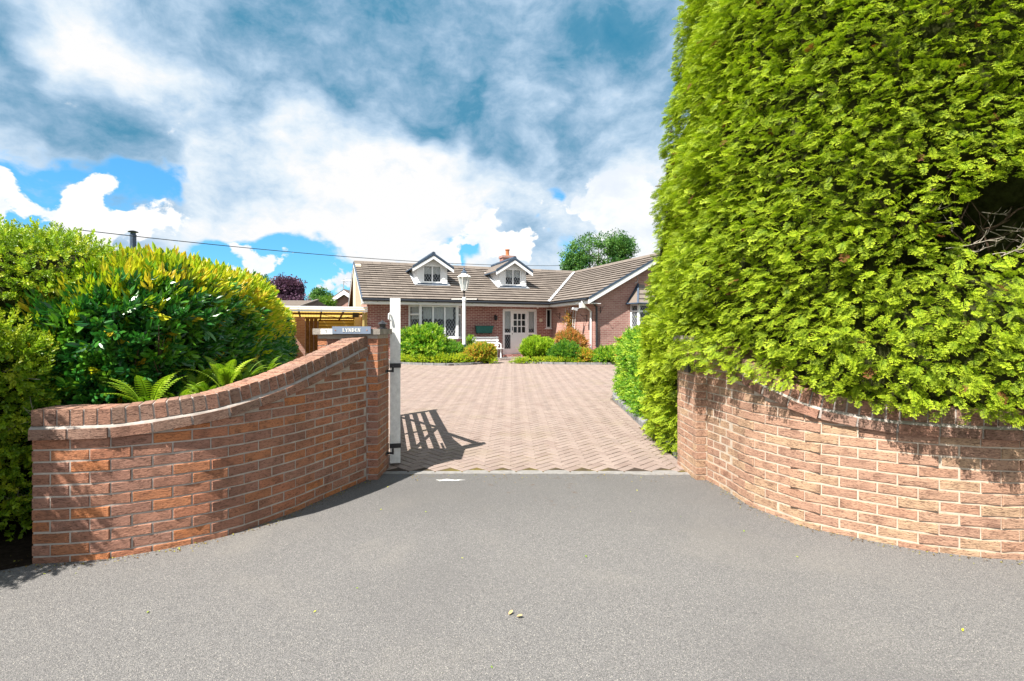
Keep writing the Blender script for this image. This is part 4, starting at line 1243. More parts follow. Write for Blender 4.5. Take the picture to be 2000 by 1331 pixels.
    m = MB(); m.box(vb[0], vb[0]+.025, WF+.03, vb[1]-.002, FB-.01, EZ-.055); m.box(vb[0]+.027, A_I-.003, WF+.03, vb[1]+.2, FB-.02, FB+.005); m.build('fascia', M['white'], H)
    m = MB(); m.box(A_I-.45, A_I+.12, WF+.03, WB-.003, FB-.03, FB-.005); m.build('soffit', M['white'], H)
    m = MB(); m.tube([(X0, -OV-.055, EZ-.035), (vb[0]-.02, -OV-.055, EZ-.06)], .055, 10); m.build('gutter', M['blackpl'], H)
    m = MB(); m.tube([(vb[0]-.055, -OV-.03, EZ-.05), (vb[0]-.055, WF+.05, EZ-.035)], .055, 10); m.build('gutter', M['blackpl'], H)
    m = MB()
    for k in range(11): a = .3+k*.8; m.box(a, a+.03, -OV-.12, -OV-.02, EZ-.11, EZ-.04)
    m.build('gutter_brackets', M['black'], H)
    # down pipes at the wing corner
    m = MB(); m.tube([(vb[0]-.05, WF+.45, EZ-.08), (vb[0]-.05, WF+.45, EZ-.2), (A_I-.06, WB+.22, EZ-.5), (A_I-.06, WB+.22, 0)], .042, 8); m.build('downpipe', M['white'], H)
    m = MB(); m.box(vb[0]-.14, vb[0]+.05, WF+.38, WF+.55, EZ-.36, EZ-.16); m.build('hopper_head', M['white_old'], H)
    m = MB(); m.tube([(A_I-.02, WB+.06, EZ-.22), (A_I+.05, WB-.06, EZ-.32), (A_I+.05, WB-.06, 0)], .038, 8); m.build('downpipe', M['blackpl'], H, label='dark blue black downpipe on the wing corner')
    # lit corner pilaster strip, left
    # bay window main
    f0, f1 = a_from_px(821, -.45), a_from_px(893, -.45)
    bay = [(y0, 0), (f0, -.45), (f1, -.45), (y1, 0)]
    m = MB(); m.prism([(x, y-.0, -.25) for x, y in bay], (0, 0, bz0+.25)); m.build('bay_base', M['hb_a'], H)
    m = MB(); m.prism([(y0-.05, -.002, bz0+.001), (f0-.03, -.51, bz0+.001), (f1+.03, -.51, bz0+.001), (y1+.05, -.002, bz0+.001)], (0, 0, .05)); m.build('bay_sill', M['white'], H)
    hh = bz1-bz0-.06
    def seg_window(p, q, cols, topl):
        p = Vector((p[0], p[1], bz0+.052)); q = Vector((q[0], q[1], bz0+.052)); ex = (q-p).normalized(); en = Vector((ex.y, -ex.x, 0))
        return window(H, p, ex, en, (q-p).length, hh, cols, top=topl, curtain=.42, fw=.065)
    seg_window(bay[0], bay[1], 1, hh*.70); seg_window(bay[1], bay[2], 3, None); seg_window(bay[2], bay[3], 1, hh*.70)
    # bay corner posts
    m = MB()
    for (x, y) in bay[1:3]: m.box(x-.05, x+.05, y-.03, y+.07, bz0+.055, bz1)
    m.build('bay_post', M['white'], H)
    # narrow window
    window(H, (w0, .0, wz0), (1, 0, 0), (0, -1, 0), w1-w0, wz1-wz0, 1, curtain=None, lattice=False)
    m = MB(); m.box(w0-.06, w1+.0, -.06, -.002, wz0-.05, wz0-.002); m.build('sill', M['white'], H)
    # door set
    dw = d1-d0; sd = .34
    for (o_, nm) in ((d0, 'side_light'), (d1-sd-.06, 'side_light')):
        f = MB(); W2 = sd+.06
        for (x0, x1, q0, q1) in ((0, .055, dz0, dz1), (W2-.055, W2, dz0, dz1), (.055, W2-.055, dz0, dz0+.28), (.055, W2-.055, dz0+.92, dz0+1.02), (.055, W2-.055, dz1-.06, dz1)):
            f.box(o_+x0, o_+x1, .02, .09, q0, q1)
        fo = f.build(nm, M['white'], H)
        for q0, q1 in ((dz0+.28, dz0+.92), (dz0+1.02, dz1-.06)):
            g = MB(); g.quad((o_+.055, .06, q0), (o_+W2-.055, .06, q0), (o_+W2-.055, .06, q1), (o_+.055, .06, q1)); g.build('pane', M['glass'], fo)
            lm = MB(); w_, h_ = W2-.11, q1-q0; cc = -h_/1.55
            while cc < w_:
                za = max(0, -cc*1.55); zb = min(h_, (w_-cc)*1.55)
                if zb-za > .02:
                    for sg in (1, -1):
                        xa, xb = cc+za/1.55, cc+zb/1.55
                        if sg < 0: xa, xb = w_-xa, w_-xb
                        lm.bar((o_+.055+xa, .053, q0+za), (o_+.055+xb, .053, q0+zb), .006, .017, up=(0, -1, 0))
                cc += .12
            lm.build('lead_lattice', M['lead'], fo)
        g = MB(); g.quad((o_+.03, .14, dz0+1.2), (o_+W2-.03, .14, dz0+1.2), (o_+W2-.03, .14, dz1-.03), (o_+.03, .14, dz1-.03)); g.build('net_curtain', M['curtain'], fo)
    x0, x1 = d0+sd+.062, d1-sd-.062
    dm = MB(); dwid = x1-x0
    # stiles/rails of the door leaf with 3x3 panes above and panels below
    zc0 = dz0+.03; zg0 = dz0+1.02; zg1 = dz1-.16
    dm.box(x0, x1, .045, .09, zc0, zg0)
    dm.box(x0, x1, .045, .09, zg1, dz1-.002)
    dm.box(x0, x0+.10, .045, .09, zg0, zg1); dm.box(x1-.10, x1, .045, .09, zg0, zg1)
    pw_ = (dwid-.2); 
    for i in (1, 2): xx = x0+.10+pw_*i/3; dm.box(xx-.022, xx+.022, .047, .088, zg0, zg1)
    for i in (1, 2): zz = zg0+(zg1-zg0)*i/3; dm.box(x0+.10, x1-.10, .049, .086, zz-.022, zz+.022)
    for i in range(3):
        for j in range(2):
            xa = x0+.11+pw_*i/3; xb = xa+pw_/3-.03; qa = zc0+.14+j*.42; qb = qa+.36
            dm.box(xa, xb, .036, .0449, qa, qb); dm.box(xa+.035, xb-.035, .030, .0359, qa+.05, qb-.05)
    do = dm.build('front_door', M['white'], H)
    for i in range(3):
        for j in range(3):
            xa = x0+.10+pw_*i/3+.022; xb = x0+.10+pw_*(i+1)/3-.022; qa = zg0+(zg1-zg0)*j/3+.022; qb = zg0+(zg1-zg0)*(j+1)/3-.022
            g = MB(); g.quad((xa, .07, qa), (xb, .07, qa), (xb, .07, qb), (xa, .07, qb)); g.build('pane', M['glass'], do)
    h_ = MB(); h_.box(x0+.02, x0+.05, .015, .0445, zg0+.1, zg0+.27); h_.tube([(x0+.035, .02, zg0-.06), (x0+.035, .04, zg0-.06)], .02, 8); h_.build('handle', M['black'], do)
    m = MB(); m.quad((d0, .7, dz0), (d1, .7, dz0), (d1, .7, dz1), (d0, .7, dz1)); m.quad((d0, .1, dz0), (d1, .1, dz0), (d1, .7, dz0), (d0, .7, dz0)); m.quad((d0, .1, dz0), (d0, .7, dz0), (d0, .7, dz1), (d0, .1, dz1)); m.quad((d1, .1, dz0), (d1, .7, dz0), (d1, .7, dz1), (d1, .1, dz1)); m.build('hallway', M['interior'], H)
    m = MB(); m.box(d0-.04, d1+.04, -.01, .10, dz1+.001, dz1+.05); m.box(d0-.05, d0-.001, -.01, .1, dz0, dz1); m.box(d1+.001, d1+.05, -.01, .1, dz0, dz1); m.box(d0-.03, d1+.03, -.05, .08, dz0-.04, dz0-.001); m.build('door_frame', M['white'], H)
    # wing bay window
    pz0, pz1 = bw_z0, bw_z1
    B = [(ba, WB), (ba+.12, WB-.42), (bb-.12, WB-.42), (bb, WB)]
    m = MB(); m.prism([(x, y, -.25) for x, y in B], (0, 0, pz0+.25)); m.build('bay_base', M['hb_w'], H)
    m = MB(); m.prism([(ba-.08, WB-.002, pz0+.001), (ba+.04, WB-.50, pz0+.001), (bb-.04, WB-.50, pz0+.001), (bb+.08, WB-.002, pz0+.001)], (0, 0, .05)); m.build('bay_sill', M['white'], H)
    for i, c_ in ((0, 1), (1, 2), (2, 1)):
        p = Vector((B[i][0], B[i][1], pz0+.052)); q = Vector((B[i+1][0], B[i+1][1], pz0+.052)); ex = (q-p).normalized()
        window(H, p, ex, (ex.y, -ex.x, 0), (q-p).length, pz1-pz0-.06, c_, top=(pz1-pz0)*.66, curtain=None, fw=.075, pitch=.11)
    m = MB(); zr = pz1+.0; rt = z_from_py(556, ba+.5, WB); A_ = [(ba-.18, WB-.001), (ba-.05, WB-.6), (bb+.05, WB-.6), (bb+.18, WB-.001)]
    ap0, ap1 = Vector((ba+.38, WB-.001, rt)), Vector((bb-.38, WB-.001, rt))
    q = [Vector((x, y, zr)) for x, y in A_]
    m.poly([q[0], q[1], ap0], .4); m.poly([q[1], q[2], ap1, ap0], .7); m.poly([q[2], q[3], ap1], .3); m.poly([q[3], q[2], q[1], q[0]], .3); 
    for k in range(1, 4):
        f = k/4
        a_, b_ = q[1].lerp(ap0, f), q[2].lerp(ap1, f); m.bar(a_+Vector((0, -.01, .0)), b_+Vector((0, -.01, .0)), .05, .03, tint=.2+.2*k)
    m.build('bay_roof', M['tile'], H, tint=True)
    m = MB()
    m.bar(q[0]+Vector((0, 0, .01)), ap0+Vector((0, -.01, .03)), .07, .05); m.bar(q[1]+Vector((0, -.0, .01)), ap0+Vector((0, -.012, .03)), .07, .05); m.tube([q[0]+Vector((-.03, 0, 0)), q[1]+Vector((-.03, -.03, 0)), q[2]+Vector((.03, -.03, 0)), q[3]], .035, 6); m.build('bay_gutter', M['blue_slate'], H)
    # dormers
    for k, (ca, cb) in enumerate(DORM):
        z0 = main_z(cb)+.02; ez = z0+.86; rz = ez+.46; fo = .26; so_ = .26
        # back length until the ridge meets main slope
        bl = lambda z: (z-EZ)/pm-OV
        f = MB(); f.box(ca-DW, ca-.43, cb, cb+.05, z0+.10, ez); f.box(ca+.43, ca+DW, cb, cb+.05, z0+.10, ez); f.box(ca-.43, ca+.43, cb, cb+.05, z0+.0, z0+.12); f.box(ca-.43, ca+.43, cb, cb+.05, z0+.921, ez+.001); f.prism([(ca-DW, cb, ez), (ca+DW, cb, ez), (ca, cb, rz-.04)], (0, .05, 0))
        d = f.build('dormer', M['white'], H)
        # weatherboards: front beside the window, gable, and both cheeks
        wb = MB()
        wx = .44
        for i in range(9):
            za = z0+.10+i*.10
            if za+.09 < ez+.02:
                for x0_, x1_ in ((ca-DW-.012, ca-wx), (ca+wx, ca+DW+.012)): wb.hexa([(x0_, cb-.03, za), (x1_, cb-.03, za), (x1_, cb-.001, za), (x0_, cb-.001, za), (x0_, cb-.012, za+.095), (x1_, cb-.012, za+.095), (x1_, cb-.001, za+.095), (x0_, cb-.001, za+.095)])
        for i in range(3):
            za = ez+.06+i*.10; hw_ = (DW)*(1-(za+.09-ez)/(rz-ez))
            if hw_ > .03: wb.hexa([(ca-hw_, cb-.03, za), (ca+hw_, cb-.03, za), (ca+hw_, cb-.001, za), (ca-hw_, cb-.001, za), (ca-hw_, cb-.012, za+.09), (ca+hw_, cb-.012, za+.09), (ca+hw_, cb-.001, za+.09), (ca-hw_, cb-.001, za+.09)])
        for i in range(10):
            za = z0+i*.10; b_end = bl(za+.05)
            for sx in (-1, 1):
                x_ = ca+sx*DW; 
                if b_end > cb+.02 and za+.095 <= ez+.05:
                    wb.hexa([(x_, cb, za), (x_+sx*.03, cb, za), (x_+sx*.03, b_end, za), (x_, b_end, za), (x_, cb, za+.095), (x_+sx*.01, cb, za+.095), (x_+sx*.01, bl(za+.095)+.02, za+.095), (x_, bl(za+.095)+.02, za+.095)])
        wb.build('weatherboards', M['white'], d)
        # cheek core
        ck = MB()
        for sx in (-1, 1):
            ck.prism([(ca+sx*(DW-.04), cb+.05, z0-.05), (ca+sx*(DW-.04), bl(ez)+.1, ez), (ca+sx*(DW-.04), cb+.05, ez)], (sx*.038, 0, 0))
        ck.build('cheek', M['white_old'], d)
        # lead soaker along the cheeks and apron
        fl = MB()
        for sx in (-1, 1): fl.bar((ca+sx*(DW+.07), cb-.05, main_z(cb-.05)+.07), (ca+sx*(DW+.07), bl(ez)-.05, ez+.05), .14, .02)
        fl.box(ca-DW-.12, ca+DW+.12, cb-.20, cb-.01, z0-.02, z0+.012); fl.build('flashing', M['lead'], d)
        sill = MB(); sill.box(ca-DW, ca+DW, cb-.035, cb-.001, z0+.015, z0+.095); sill.build('apron_board', M['blue_slate'], d)
        # roof planes
        lf = bl(rz); le = bl(ez-.1)
        for sx in (-1, 1):
            rm = MB(); e_z = ez-.14; ex_ = ca+sx*(DW+so_)
            sl2 = Vector((ca-ex_, 0, rz-e_z)); 
            rm.prism([(ex_, cb-fo, e_z), (ex_, bl(e_z)+.1, e_z), (ca, bl(rz)+.05, rz), (ca, cb-fo, rz)], (0, 0, .05)); 
            rm.build('dormer_roof', M['blue_slate'], d)
            # tiles by courses
            tm = MB(); nrow = 4
            for r_ in range(nrow):
                f0_, f1_ = r_/nrow, (r_+1)/nrow+.02
                for c_ in range(12):
                    b0_ = cb-fo+c_*.30; b1_ = b0_+.294
                    xa = ex_+(ca-ex_)*f0_; xb = ex_+(ca-ex_)*min(1, f1_); za = e_z+(rz-e_z)*f0_; zb_ = e_z+(rz-e_z)*min(1, f1_)
                    if b0_ > bl(za)+.05: continue
                    t0 = rnd.random()
                    tm.hexa([(xa, b0_, za+.052), (xa, b1_, za+.052), (xb, b1_, zb_+.052), (xb, b0_, zb_+.052), (xa, b0_, za+.09), (xa, b1_, za+.09), (xb, b1_, zb_+.065), (xb, b0_, zb_+.065)], t0)
            o_ = tm.build('dormer_tiles', M['tile'], d, tint=True, stuff=True)
            bm_ = MB(); bm_.prism([(ex_, cb-fo-.001, e_z-.005), (ca, cb-fo-.001, rz-.005), (ca, cb-fo-.001, rz-.15), (ex_, cb-fo-.001, e_z-.15)], (0, -.025, 0)); bm_.build('bargeboard', M['white'], d)
            vm = MB(); vm.prism([(ex_-(-sx)*-.0, cb-fo+.03, e_z+.03), (ca, cb-fo+.03, rz+.03), (ca, cb-fo+.03, rz+.13), (ex_, cb-fo+.03, e_z+.12)], (0, -.075, 0)); vm.build('verge_edging', M['blue_slate'], d)
        rd = MB(); rd.tube([(ca, cb-fo-.04, rz+.09), (ca, bl(rz)+.05, rz+.09)], .09, 8); rd.build('ridge', M['blue_slate'], d)
        window(H, (ca-.43, cb-.025, z0+.121), (1, 0, 0), (0, -1, 0), .86, .80, 2, curtain=.5, fw=.055)
    # chimney
    m = MB(); cx_, cb_ = a_from_px(991, RB+.55), RB+.55; zc = z_from_py(501, cx_, cb_)
    m.box(cx_-.36, cx_+.36, cb_-.25, cb_+.25, RZ-.6, zc-.12); m.box(cx_-.40, cx_+.40, cb_-.29, cb_+.29, zc-.119, zc); ch = m.build('chimney', M['hb_w'], H)
    m = MB(); m.lathe([(.13, 0), (.10, .08), (.10, .30), (.13, .32), (.13, .37), (.09, .38)], 10, (cx_, cb_, zc+.001)); m.lathe([(.17, 0), (.14, .04)], 10, (cx_, cb_, zc-.001)); m.build('chimney_pot', M['terracotta'], ch)
    # cream chimney breast on the left gable
    m = MB(); m.box(-.26, -.001, 3.0, 4.5, -.3, RZ-.2); m.prism([(-.255, 3.0, RZ-.2), (-.255, 4.5, RZ-.2), (-.255, 3.7, RZ+.0)], (.25, 0, 0)); m.build('gable_panel', M['cream'], H)
    # security light and bracket on the wing side
    m = MB(); xx = vb[0]+.08; yb = WF+1.0; m.box(xx-.12, A_I-.001, yb-.02, yb+.02, FB-.20, FB-.16); m.obox((xx-.2, yb-.05, FB-.22), (1, 0, -.3), (0, 1, 0), (.3, 0, 1), .10, .06, .045); m.build('security_light', M['lead'], H)
    # hanging basket brackets
    def bracket(p, d_, mat=M['black']):
        p = Vector(p); d_ = Vector(d_).normalized(); mb_ = MB(); mb_.bar(p, p-Vector((0, 0, .28)), .02, .02); mb_.bar(p-Vector((0, 0, .03)), p+d_*.26-Vector((0, 0, .03)), .015, .015); mb_.bar(p-Vector((0, 0, .25)), p+d_*.2-Vector((0, 0, .05)), .012, .012)
        mb_.tube([p+d_*.26-Vector((0, 0, .03)), p+d_*.29-Vector((0, 0, 0)), p+d_*.29+Vector((0, 0, .05))], .008, 5); mb_.build('basket_bracket', mat, H)
    bracket((A_I+.25, WB-.01, FB-.12), (0, -1, 0)); bracket((A_I-.01, -.8, FB-.30), (-1, 0, 0)); bracket((A_I-.01, -3.3, FB-.45), (-1, 0, 0))
    m = MB(); c_ = Vector((a_from_px(1243, WB), WB-.015, z_from_py(549, a_from_px(1243, WB), WB))); pts = [c_+Vector((.0, 0, .18)), c_+Vector((.08, 0, .08)), c_+Vector((.03, 0, -.05)), c_+Vector((-.1, 0, -.1))]; m.tube(pts, .012, 6); m.build('wall_ornament', M['lead'], H)
    # bell / alarm disc right of the door
    m = MB(); m.tube([(d1+.27, -.02, 1.72), (d1+.27, -.001, 1.72)], .09, 14); m.build('round_plaque', M['cream'], H)
    m = MB(); m.box(d1+.06, d1+.14, -.05, -.001, dz1+.10, dz1+.17); m.build('door_sensor', M['white'], H)
build_house()

# wall lantern beside the door
def wl():
    a = a_from_px(967); z = z_from_py(621, a)
    p = house.matrix_basis @ Vector((a, -.001, z))
    t = thing('wall_lantern', 'black wall lantern on the brickwork left of the front door', 'lantern', p, TH)
    m = MB(); m.box(-.04, .04, -.03, -.002, -.10, .12); m.tube([(0, -.03, .08), (0, -.10, .14), (0, -.13, .10)], .012, 6); m.build('bracket', M['black'], t)
    m = MB(); m.lathe([(.03, -.12), (.055, -.10), (.07, .03), (.09, .035), (.05, .08), (.01, .10)], 6, (0, -.13, 0)); m.build('lamp_head', M['black'], t)
wl()
def trough():
    a0, a1 = a_from_px(927.5), a_from_px(961.5); zt = z_from_py(638, (a0+a1)/2); zb = z_from_py(651.5, (a0+a1)/2)
    p = house.matrix_basis @ Vector(((a0+a1)/2, -.002, zb))
    t = thing('wall_planter', 'dark green ribbed trough planter hung on the brick wall above the bench', 'planter', p, TH)
    w = (a1-a0)/2; h = zt-zb; m = MB(); n = 18
    for i in range(n):
        x0 = -w+2*w*i/n; x1 = -w+2*w*(i+1)/n-.012; f = .86; xa, xb = x0*f, x1*f
        m.hexa([(xa, -.13, 0), (xb, -.13, 0), (xb, -.0, 0), (xa, -.0, 0), (x0, -.22, h), (x1, -.22, h), (x1, -.0, h), (x0, -.0, h)])
    m.build('trough', M['green_pl'], t)
    m = MB(); m.box(-w-.01, w+.01, -.235, -.0, h+.001, h+.03); m.build('rim', M['green_pl'], t)
trough()

# bench against the house wall
def bench():
    a0, a1 = a_from_px(914, -.5), a_from_px(979, -.5)
    p = house.matrix_basis @ Vector(((a0+a1)/2, -.45, .035))
    t = thing('garden_bench', 'white slatted garden bench against the brick wall left of the front door', 'bench', p, TH)
    w = (a1-a0)/2
    for i in range(4):
        y = -.38+i*.115; m = MB(); m.box(-w, w, y, y+.085, .40, .425); m.build('seat_slat', M['white'], t)
    for i in range(4):
        z = .50+i*.115; m = MB(); m.box(-w+.05, w-.05, .10+i*.025, .125+i*.025, z, z+.075); m.build('back_slat', M['white'], t)
    for x in (-w+.12, w-.12):
        m = MB(); m.tube([(x, -.34, 0), (x, -.30, .2), (x, -.33, .398)], .03, 6); m.build('leg', M['white'], t)
        m = MB(); m.tube([(x, .13, 0), (x, .08, .3), (x, .14, .6), (x, .24, .95)], .028, 6); m.build('leg', M['white'], t)
        m = MB(); m.tube([(x, -.36, .43), (x, -.34, .60), (x, -.1, .64), (x, .14, .62)], .022, 6); m.build('armrest', M['white'], t)
        m = MB(); m.box(x-.02, x+.02, -.33, .12, .36, .398); m.build('bearer', M['white'], t)
bench()

# lamp post
def lamp():
    Y = 20.0; p = Vector(((906.5-CX)/1000*Y, Y, .22))
    t = thing('lamp_post', 'tall white lamp post with glazed lantern head rising out of the flower bed', 'lamp post', p)
    def zz(py): return CAMZ+(HY-py)/1000*Y-.22
    m = MB(); m.lathe([(.105, 0), (.10, .25), (.09, zz(684))], 12); m.build('base', M['white_old'], t)
    m = MB(); m.lathe([(.10, zz(684)+.001), (.085, zz(680)), (.085, zz(676)), (.078, zz(673)+.0)], 12); m.build('collar', M['blue_slate'], t)
    m = MB(); m.lathe([(.068, zz(673)+.001), (.064, zz(590)), (.078, zz(589)), (.078, zz(583)), (.06, zz(581))], 12); m.build('shaft', M['white'], t)
    m = MB(); m.tube([(-.50, 0, zz(585)), (.50, 0, zz(585))], .018, 8); m.build('ladder_bar', M['white_old'], t)
    for sx in (-1, 1): m = MB(); m.lathe([(.012, -.035), (.034, 0), (.012, .035)], 8, (sx*.52, 0, zz(585))); m.build('bar_knob', M['black'], t)
    m = MB(); m.lathe([(.03, zz(581)+.001), (.022, zz(573)), (.045, zz(570)), (.10, zz(568))], 8); m.build('neck', M['blackpl'], t)
    zb, zt = zz(567.5), zz(542)
    rb, rt = .105, .235
    def ring(r, z): return [Vector((r*cos(pi/3*k+.3), r*sin(pi/3*k+.3), z)) for k in range(6)]
    A, B = ring(rb, zb), ring(rt, zt); fr = MB()
    for k in range(6):
        j = (k+1) % 6; fr.bar(A[k], B[k], .022, .022); fr.bar(A[k], A[j], .022, .022); fr.bar(B[k], B[j], .03, .03)
    lf = fr.build('lantern_frame', M['white_old'], t)
    for k in range(6):
        j = (k+1) % 6; g = MB(); g.quad(A[k], A[j], B[j], B[k]); g.build('pane', M['lampglass'], lf)
    g = MB(); g.lathe([(.03, zb+.05), (.045, zb+.15), (.045, zb+.28), (.02, zb+.32)], 8); g.build('bulb', M['curtain'], lf)
    m = MB(); m.lathe([(rt+.03, zt+.0), (rt+.035, zt+.02), (.12, zt+.13), (.11, zt+.16)], 6); m.build('lantern_roof', M['white_old'], t)
    m = MB(); m.lathe([(.125, zt+.161), (.12, zt+.20), (.05, zt+.26), (.035, zt+.30), (.05, zt+.32), (.015, zt+.36), (.008, zt+.44)], 8); m.build('finial', M['blue_slate'], t)
mg = bpy.data.materials.new('frosted_lamp_glass'); mg.use_nodes = True
_t = NT(mg.node_tree); _b = _t.n['Principled BSDF']; _b.inputs['Base Color'].default_value = (.55, .6, .62, 1); _b.inputs['Roughness'].default_value = .15
_tr = _t.new('ShaderNodeBsdfTransparent'); _mx = _t.new('ShaderNodeMixShader'); _mx.inputs[0].default_value = .5
_t.l.new(_b.outputs[0], _mx.inputs[1]); _t.l.new(_tr.outputs[0], _mx.inputs[2]); _t.l.new(_mx.outputs[0], _t.n['Material Output'].inputs[0])
M['lampglass'] = mg
lamp()

# ------------------------------------------------------------------ carport on the left of the house
def carport():
    t = thing('carport', 'lean-to carport with yellow translucent roof and white fascia, left of the house', 'carport', HC, TH)
    zt = z_from_py(599.5, -.3, -.2); zb = z_from_py(610.5, -.3, -.2)
    x0 = a_from_px(556, -.2)-.4; x1 = -.02; D = 6.0
    m = MB(); h = (zt-zb)/3
    for k in range(3): m.box(x0, x1, -.2-.02*(k % 2)-.012*k, -.16, zb+k*h+.010, zb+(k+1)*h-.004)
    m.build('fascia', M['white'], t)
    n = 14
    for i in range(4):
        a0 = x0+(x1-x0)*i/4+.03; a1 = x0+(x1-x0)*(i+1)/4-.03
        m = MB(); k = 14
        for j in range(k):
            u0 = a0+(a1-a0)*j/k; u1 = a0+(a1-a0)*(j+1)/k; c0 = .012*(j % 2); c1 = .012*((j+1) % 2)
            m.quad((u0, -.15, zt-.03+c0), (u1, -.15, zt-.03+c1), (u1, D, zt-.50+c1), (u0, D, zt-.50+c0))
        m.build('roof_sheet', M['yroof'], t)
    for i in range(1, 4):
        a = x0+(x1-x0)*i/4; m = MB(); m.bar((a, -.14, zt-.08), (a, D, zt-.55), .05, .08); m.build('rafter', M['brownwood'], t)
    for b in (1.6, 3.6): m = MB(); m.bar((x0, b, zt-.14-.07*b), (x1, b, zt-.14-.07*b), .05, .09); m.build('purlin', M['brownwood'], t)
    # side structures
    m = MB(); m.box(x0+.02, x0+.10, -.1, 0, -.2, zb); m.box(x0+.35, x0+.43, .1, .2, -.2, zt-.13); m.build('post', M['brownwood'], t)
    m = MB(); m.box(x0-.05, x0+.0, .3, D, -.2, zt-.5); m.build('boarded_side', M['brownwood'], t)
    m = MB(); m.box(x1-.20, x1-.12, -.1, .0, -.2, zb-.002); m.box(x1-.08, x1-.01, .02, .1, -.2, zb-.002); m.build('post', M['tint_wall'], t)
    # shed front / store with brown doors on the left at the back
    ax = a_from_px(597, 3.0); bx_ = a_from_px(622, 3.0)
    m = MB(); m.box(ax-.8, ax-.02, 3.0, 3.2, -.2, zt-.36); m.build('brick_screen', M['hb_w'], t)
    for i in range(3):
        w_ = (bx_-ax-.02)/3; m = MB(); m.box(ax+i*w_, ax+(i+1)*w_-.015, 3.0, 3.05, -.15, zt-.36); m.build('door_board', M['brownwood'], t)
    # up-and-over garage door at the back: boards with yellow roof light in their colour
    nb = 13; g0, g1 = -.16, zt-.50
    for i in range(nb):
        z0 = g0+(g1-g0)*i/nb; z1 = z0+(g1-g0)/nb-.03
        m = MB(); m.hexa([(bx_+.02, 4.0, z0), (x1-.02, 4.0, z0), (x1-.02, 4.05, z0), (bx_+.02, 4.05, z0), (bx_+.02, 4.018, z1), (x1-.02, 4.018, z1), (x1-.02, 4.05, z1), (bx_+.02, 4.05, z1)]); m.build('door_slat', M['tint_wall'], t)
    m = MB(); m.box(bx_+.0, x1, 4.051, 4.2, -.2, zt-.46); m.build('garage_wall', M['brownwood'], t)
    m = MB(); m.tube([(-1.9, 2.0, zt-.22), (-1.5, 1.9, zt-.34), (-1.0, 1.8, zt-.42), (-.5, 1.7, zt-.36), (-.2, 1.6, zt-.22)], .012, 6); m.build('cable', M['black'], t)
    m = MB(); m.box(-.5, -.25, 1.3, 1.6, zt-.40, zt-.2); m.build('motor_unit', M['blackpl'], t)
    m = MB(); m.box(x0, x1, -.6, 4.0, -.24, -.012); o = m.build('floor_slab', M['conc'], t)
carport()

# low brick planter wall beside the carport
lw = thing('low_retaining_wall', 'low shaded brick retaining wall in front of the carport', 'wall', (-6.9, 17.6, .2))
m = MB(); m.box(-.1, 1.9, -.1, .1, -.1, .42); m.build('wall_body', M['hb_w'], lw)
m = MB(); m.box(-.13, 1.93, -.13, .13, .421, .47); m.build('coping', M['conc'], lw)

# ------------------------------------------------------------------ neighbours
def gable_house(label, px0, px1, pyA, pyE, Y, wall, roof, depth=8, drop=3.0, name='neighbour_house', rz=0, yaw_ridge=False):
    xa, xb = (px0-CX)/1000*Y, (px1-CX)/1000*Y; xm = (xa+xb)/2; zA = CAMZ+(HY-pyA)/1000*Y; zE = CAMZ+(HY-pyE)/1000*Y; w = (xb-xa)/2
    t = thing(name, label, 'house', (xm, Y, .2), rz)
    zA -= .2; zE -= .2
    m = MB(); m.prism([(-w+.3, 0, -.2), (w-.3, 0, -.2), (w-.3, 0, zE), (0, 0, zA-.12), (-w+.3, 0, zE)], (0, depth, 0)); m.build('wall', wall, t)
    for sx in (-1, 1):
        m = MB(); m.prism([(sx*w, -.25, zE-.15), (0, -.25, zA), (0, -.25, zA+.1), (sx*w, -.25, zE-.05)], (0, depth+.4, 0)); m.build('roof', roof, t)
        m = MB(); m.prism([(sx*w, -.28, zE-.42), (0, -.28, zA-.3), (0, -.28, zA-.0), (sx*w, -.28, zE-.15)], (0, .04, 0)); m.build('bargeboard', M['white'], t)
    return t, zA
M['roof_far'] = simple('far_roof_tiles', (.16, .12, .10), .9, .1, .25, 5, .3)
nh, zA = gable_house('neighbouring brick gable with white bargeboards and a television aerial', 604, 744, 568, 612, 38, M['hb_w'], M['roof_far'])
# aerial
an = thing('television_aerial', 'grey rooftop television aerial on the neighbouring gable', 'aerial', ((672-CX)/1000*38, 37.9, zA+.2))
m = MB(); m.tube([(0, 0, -.2), (0, 0, .85)], .03, 6); m.build('mast', M['silver'], an)
m = MB(); m.tube([(-.15, 0, .72), (.75, -.2, .76)], .02, 6); m.tube([(-.02, 0, .78), (.28, 0, .98)], .014, 5); m.tube([(-.02, 0, .70), (.28, 0, .46)], .014, 5)
for k in range(6): m.tube([(.1+k*.11, -.02-.03*k, .62), (.1+k*.11, -.02-.03*k, .86)], .01, 4)
m.build('antenna_array', M['silver'], an)
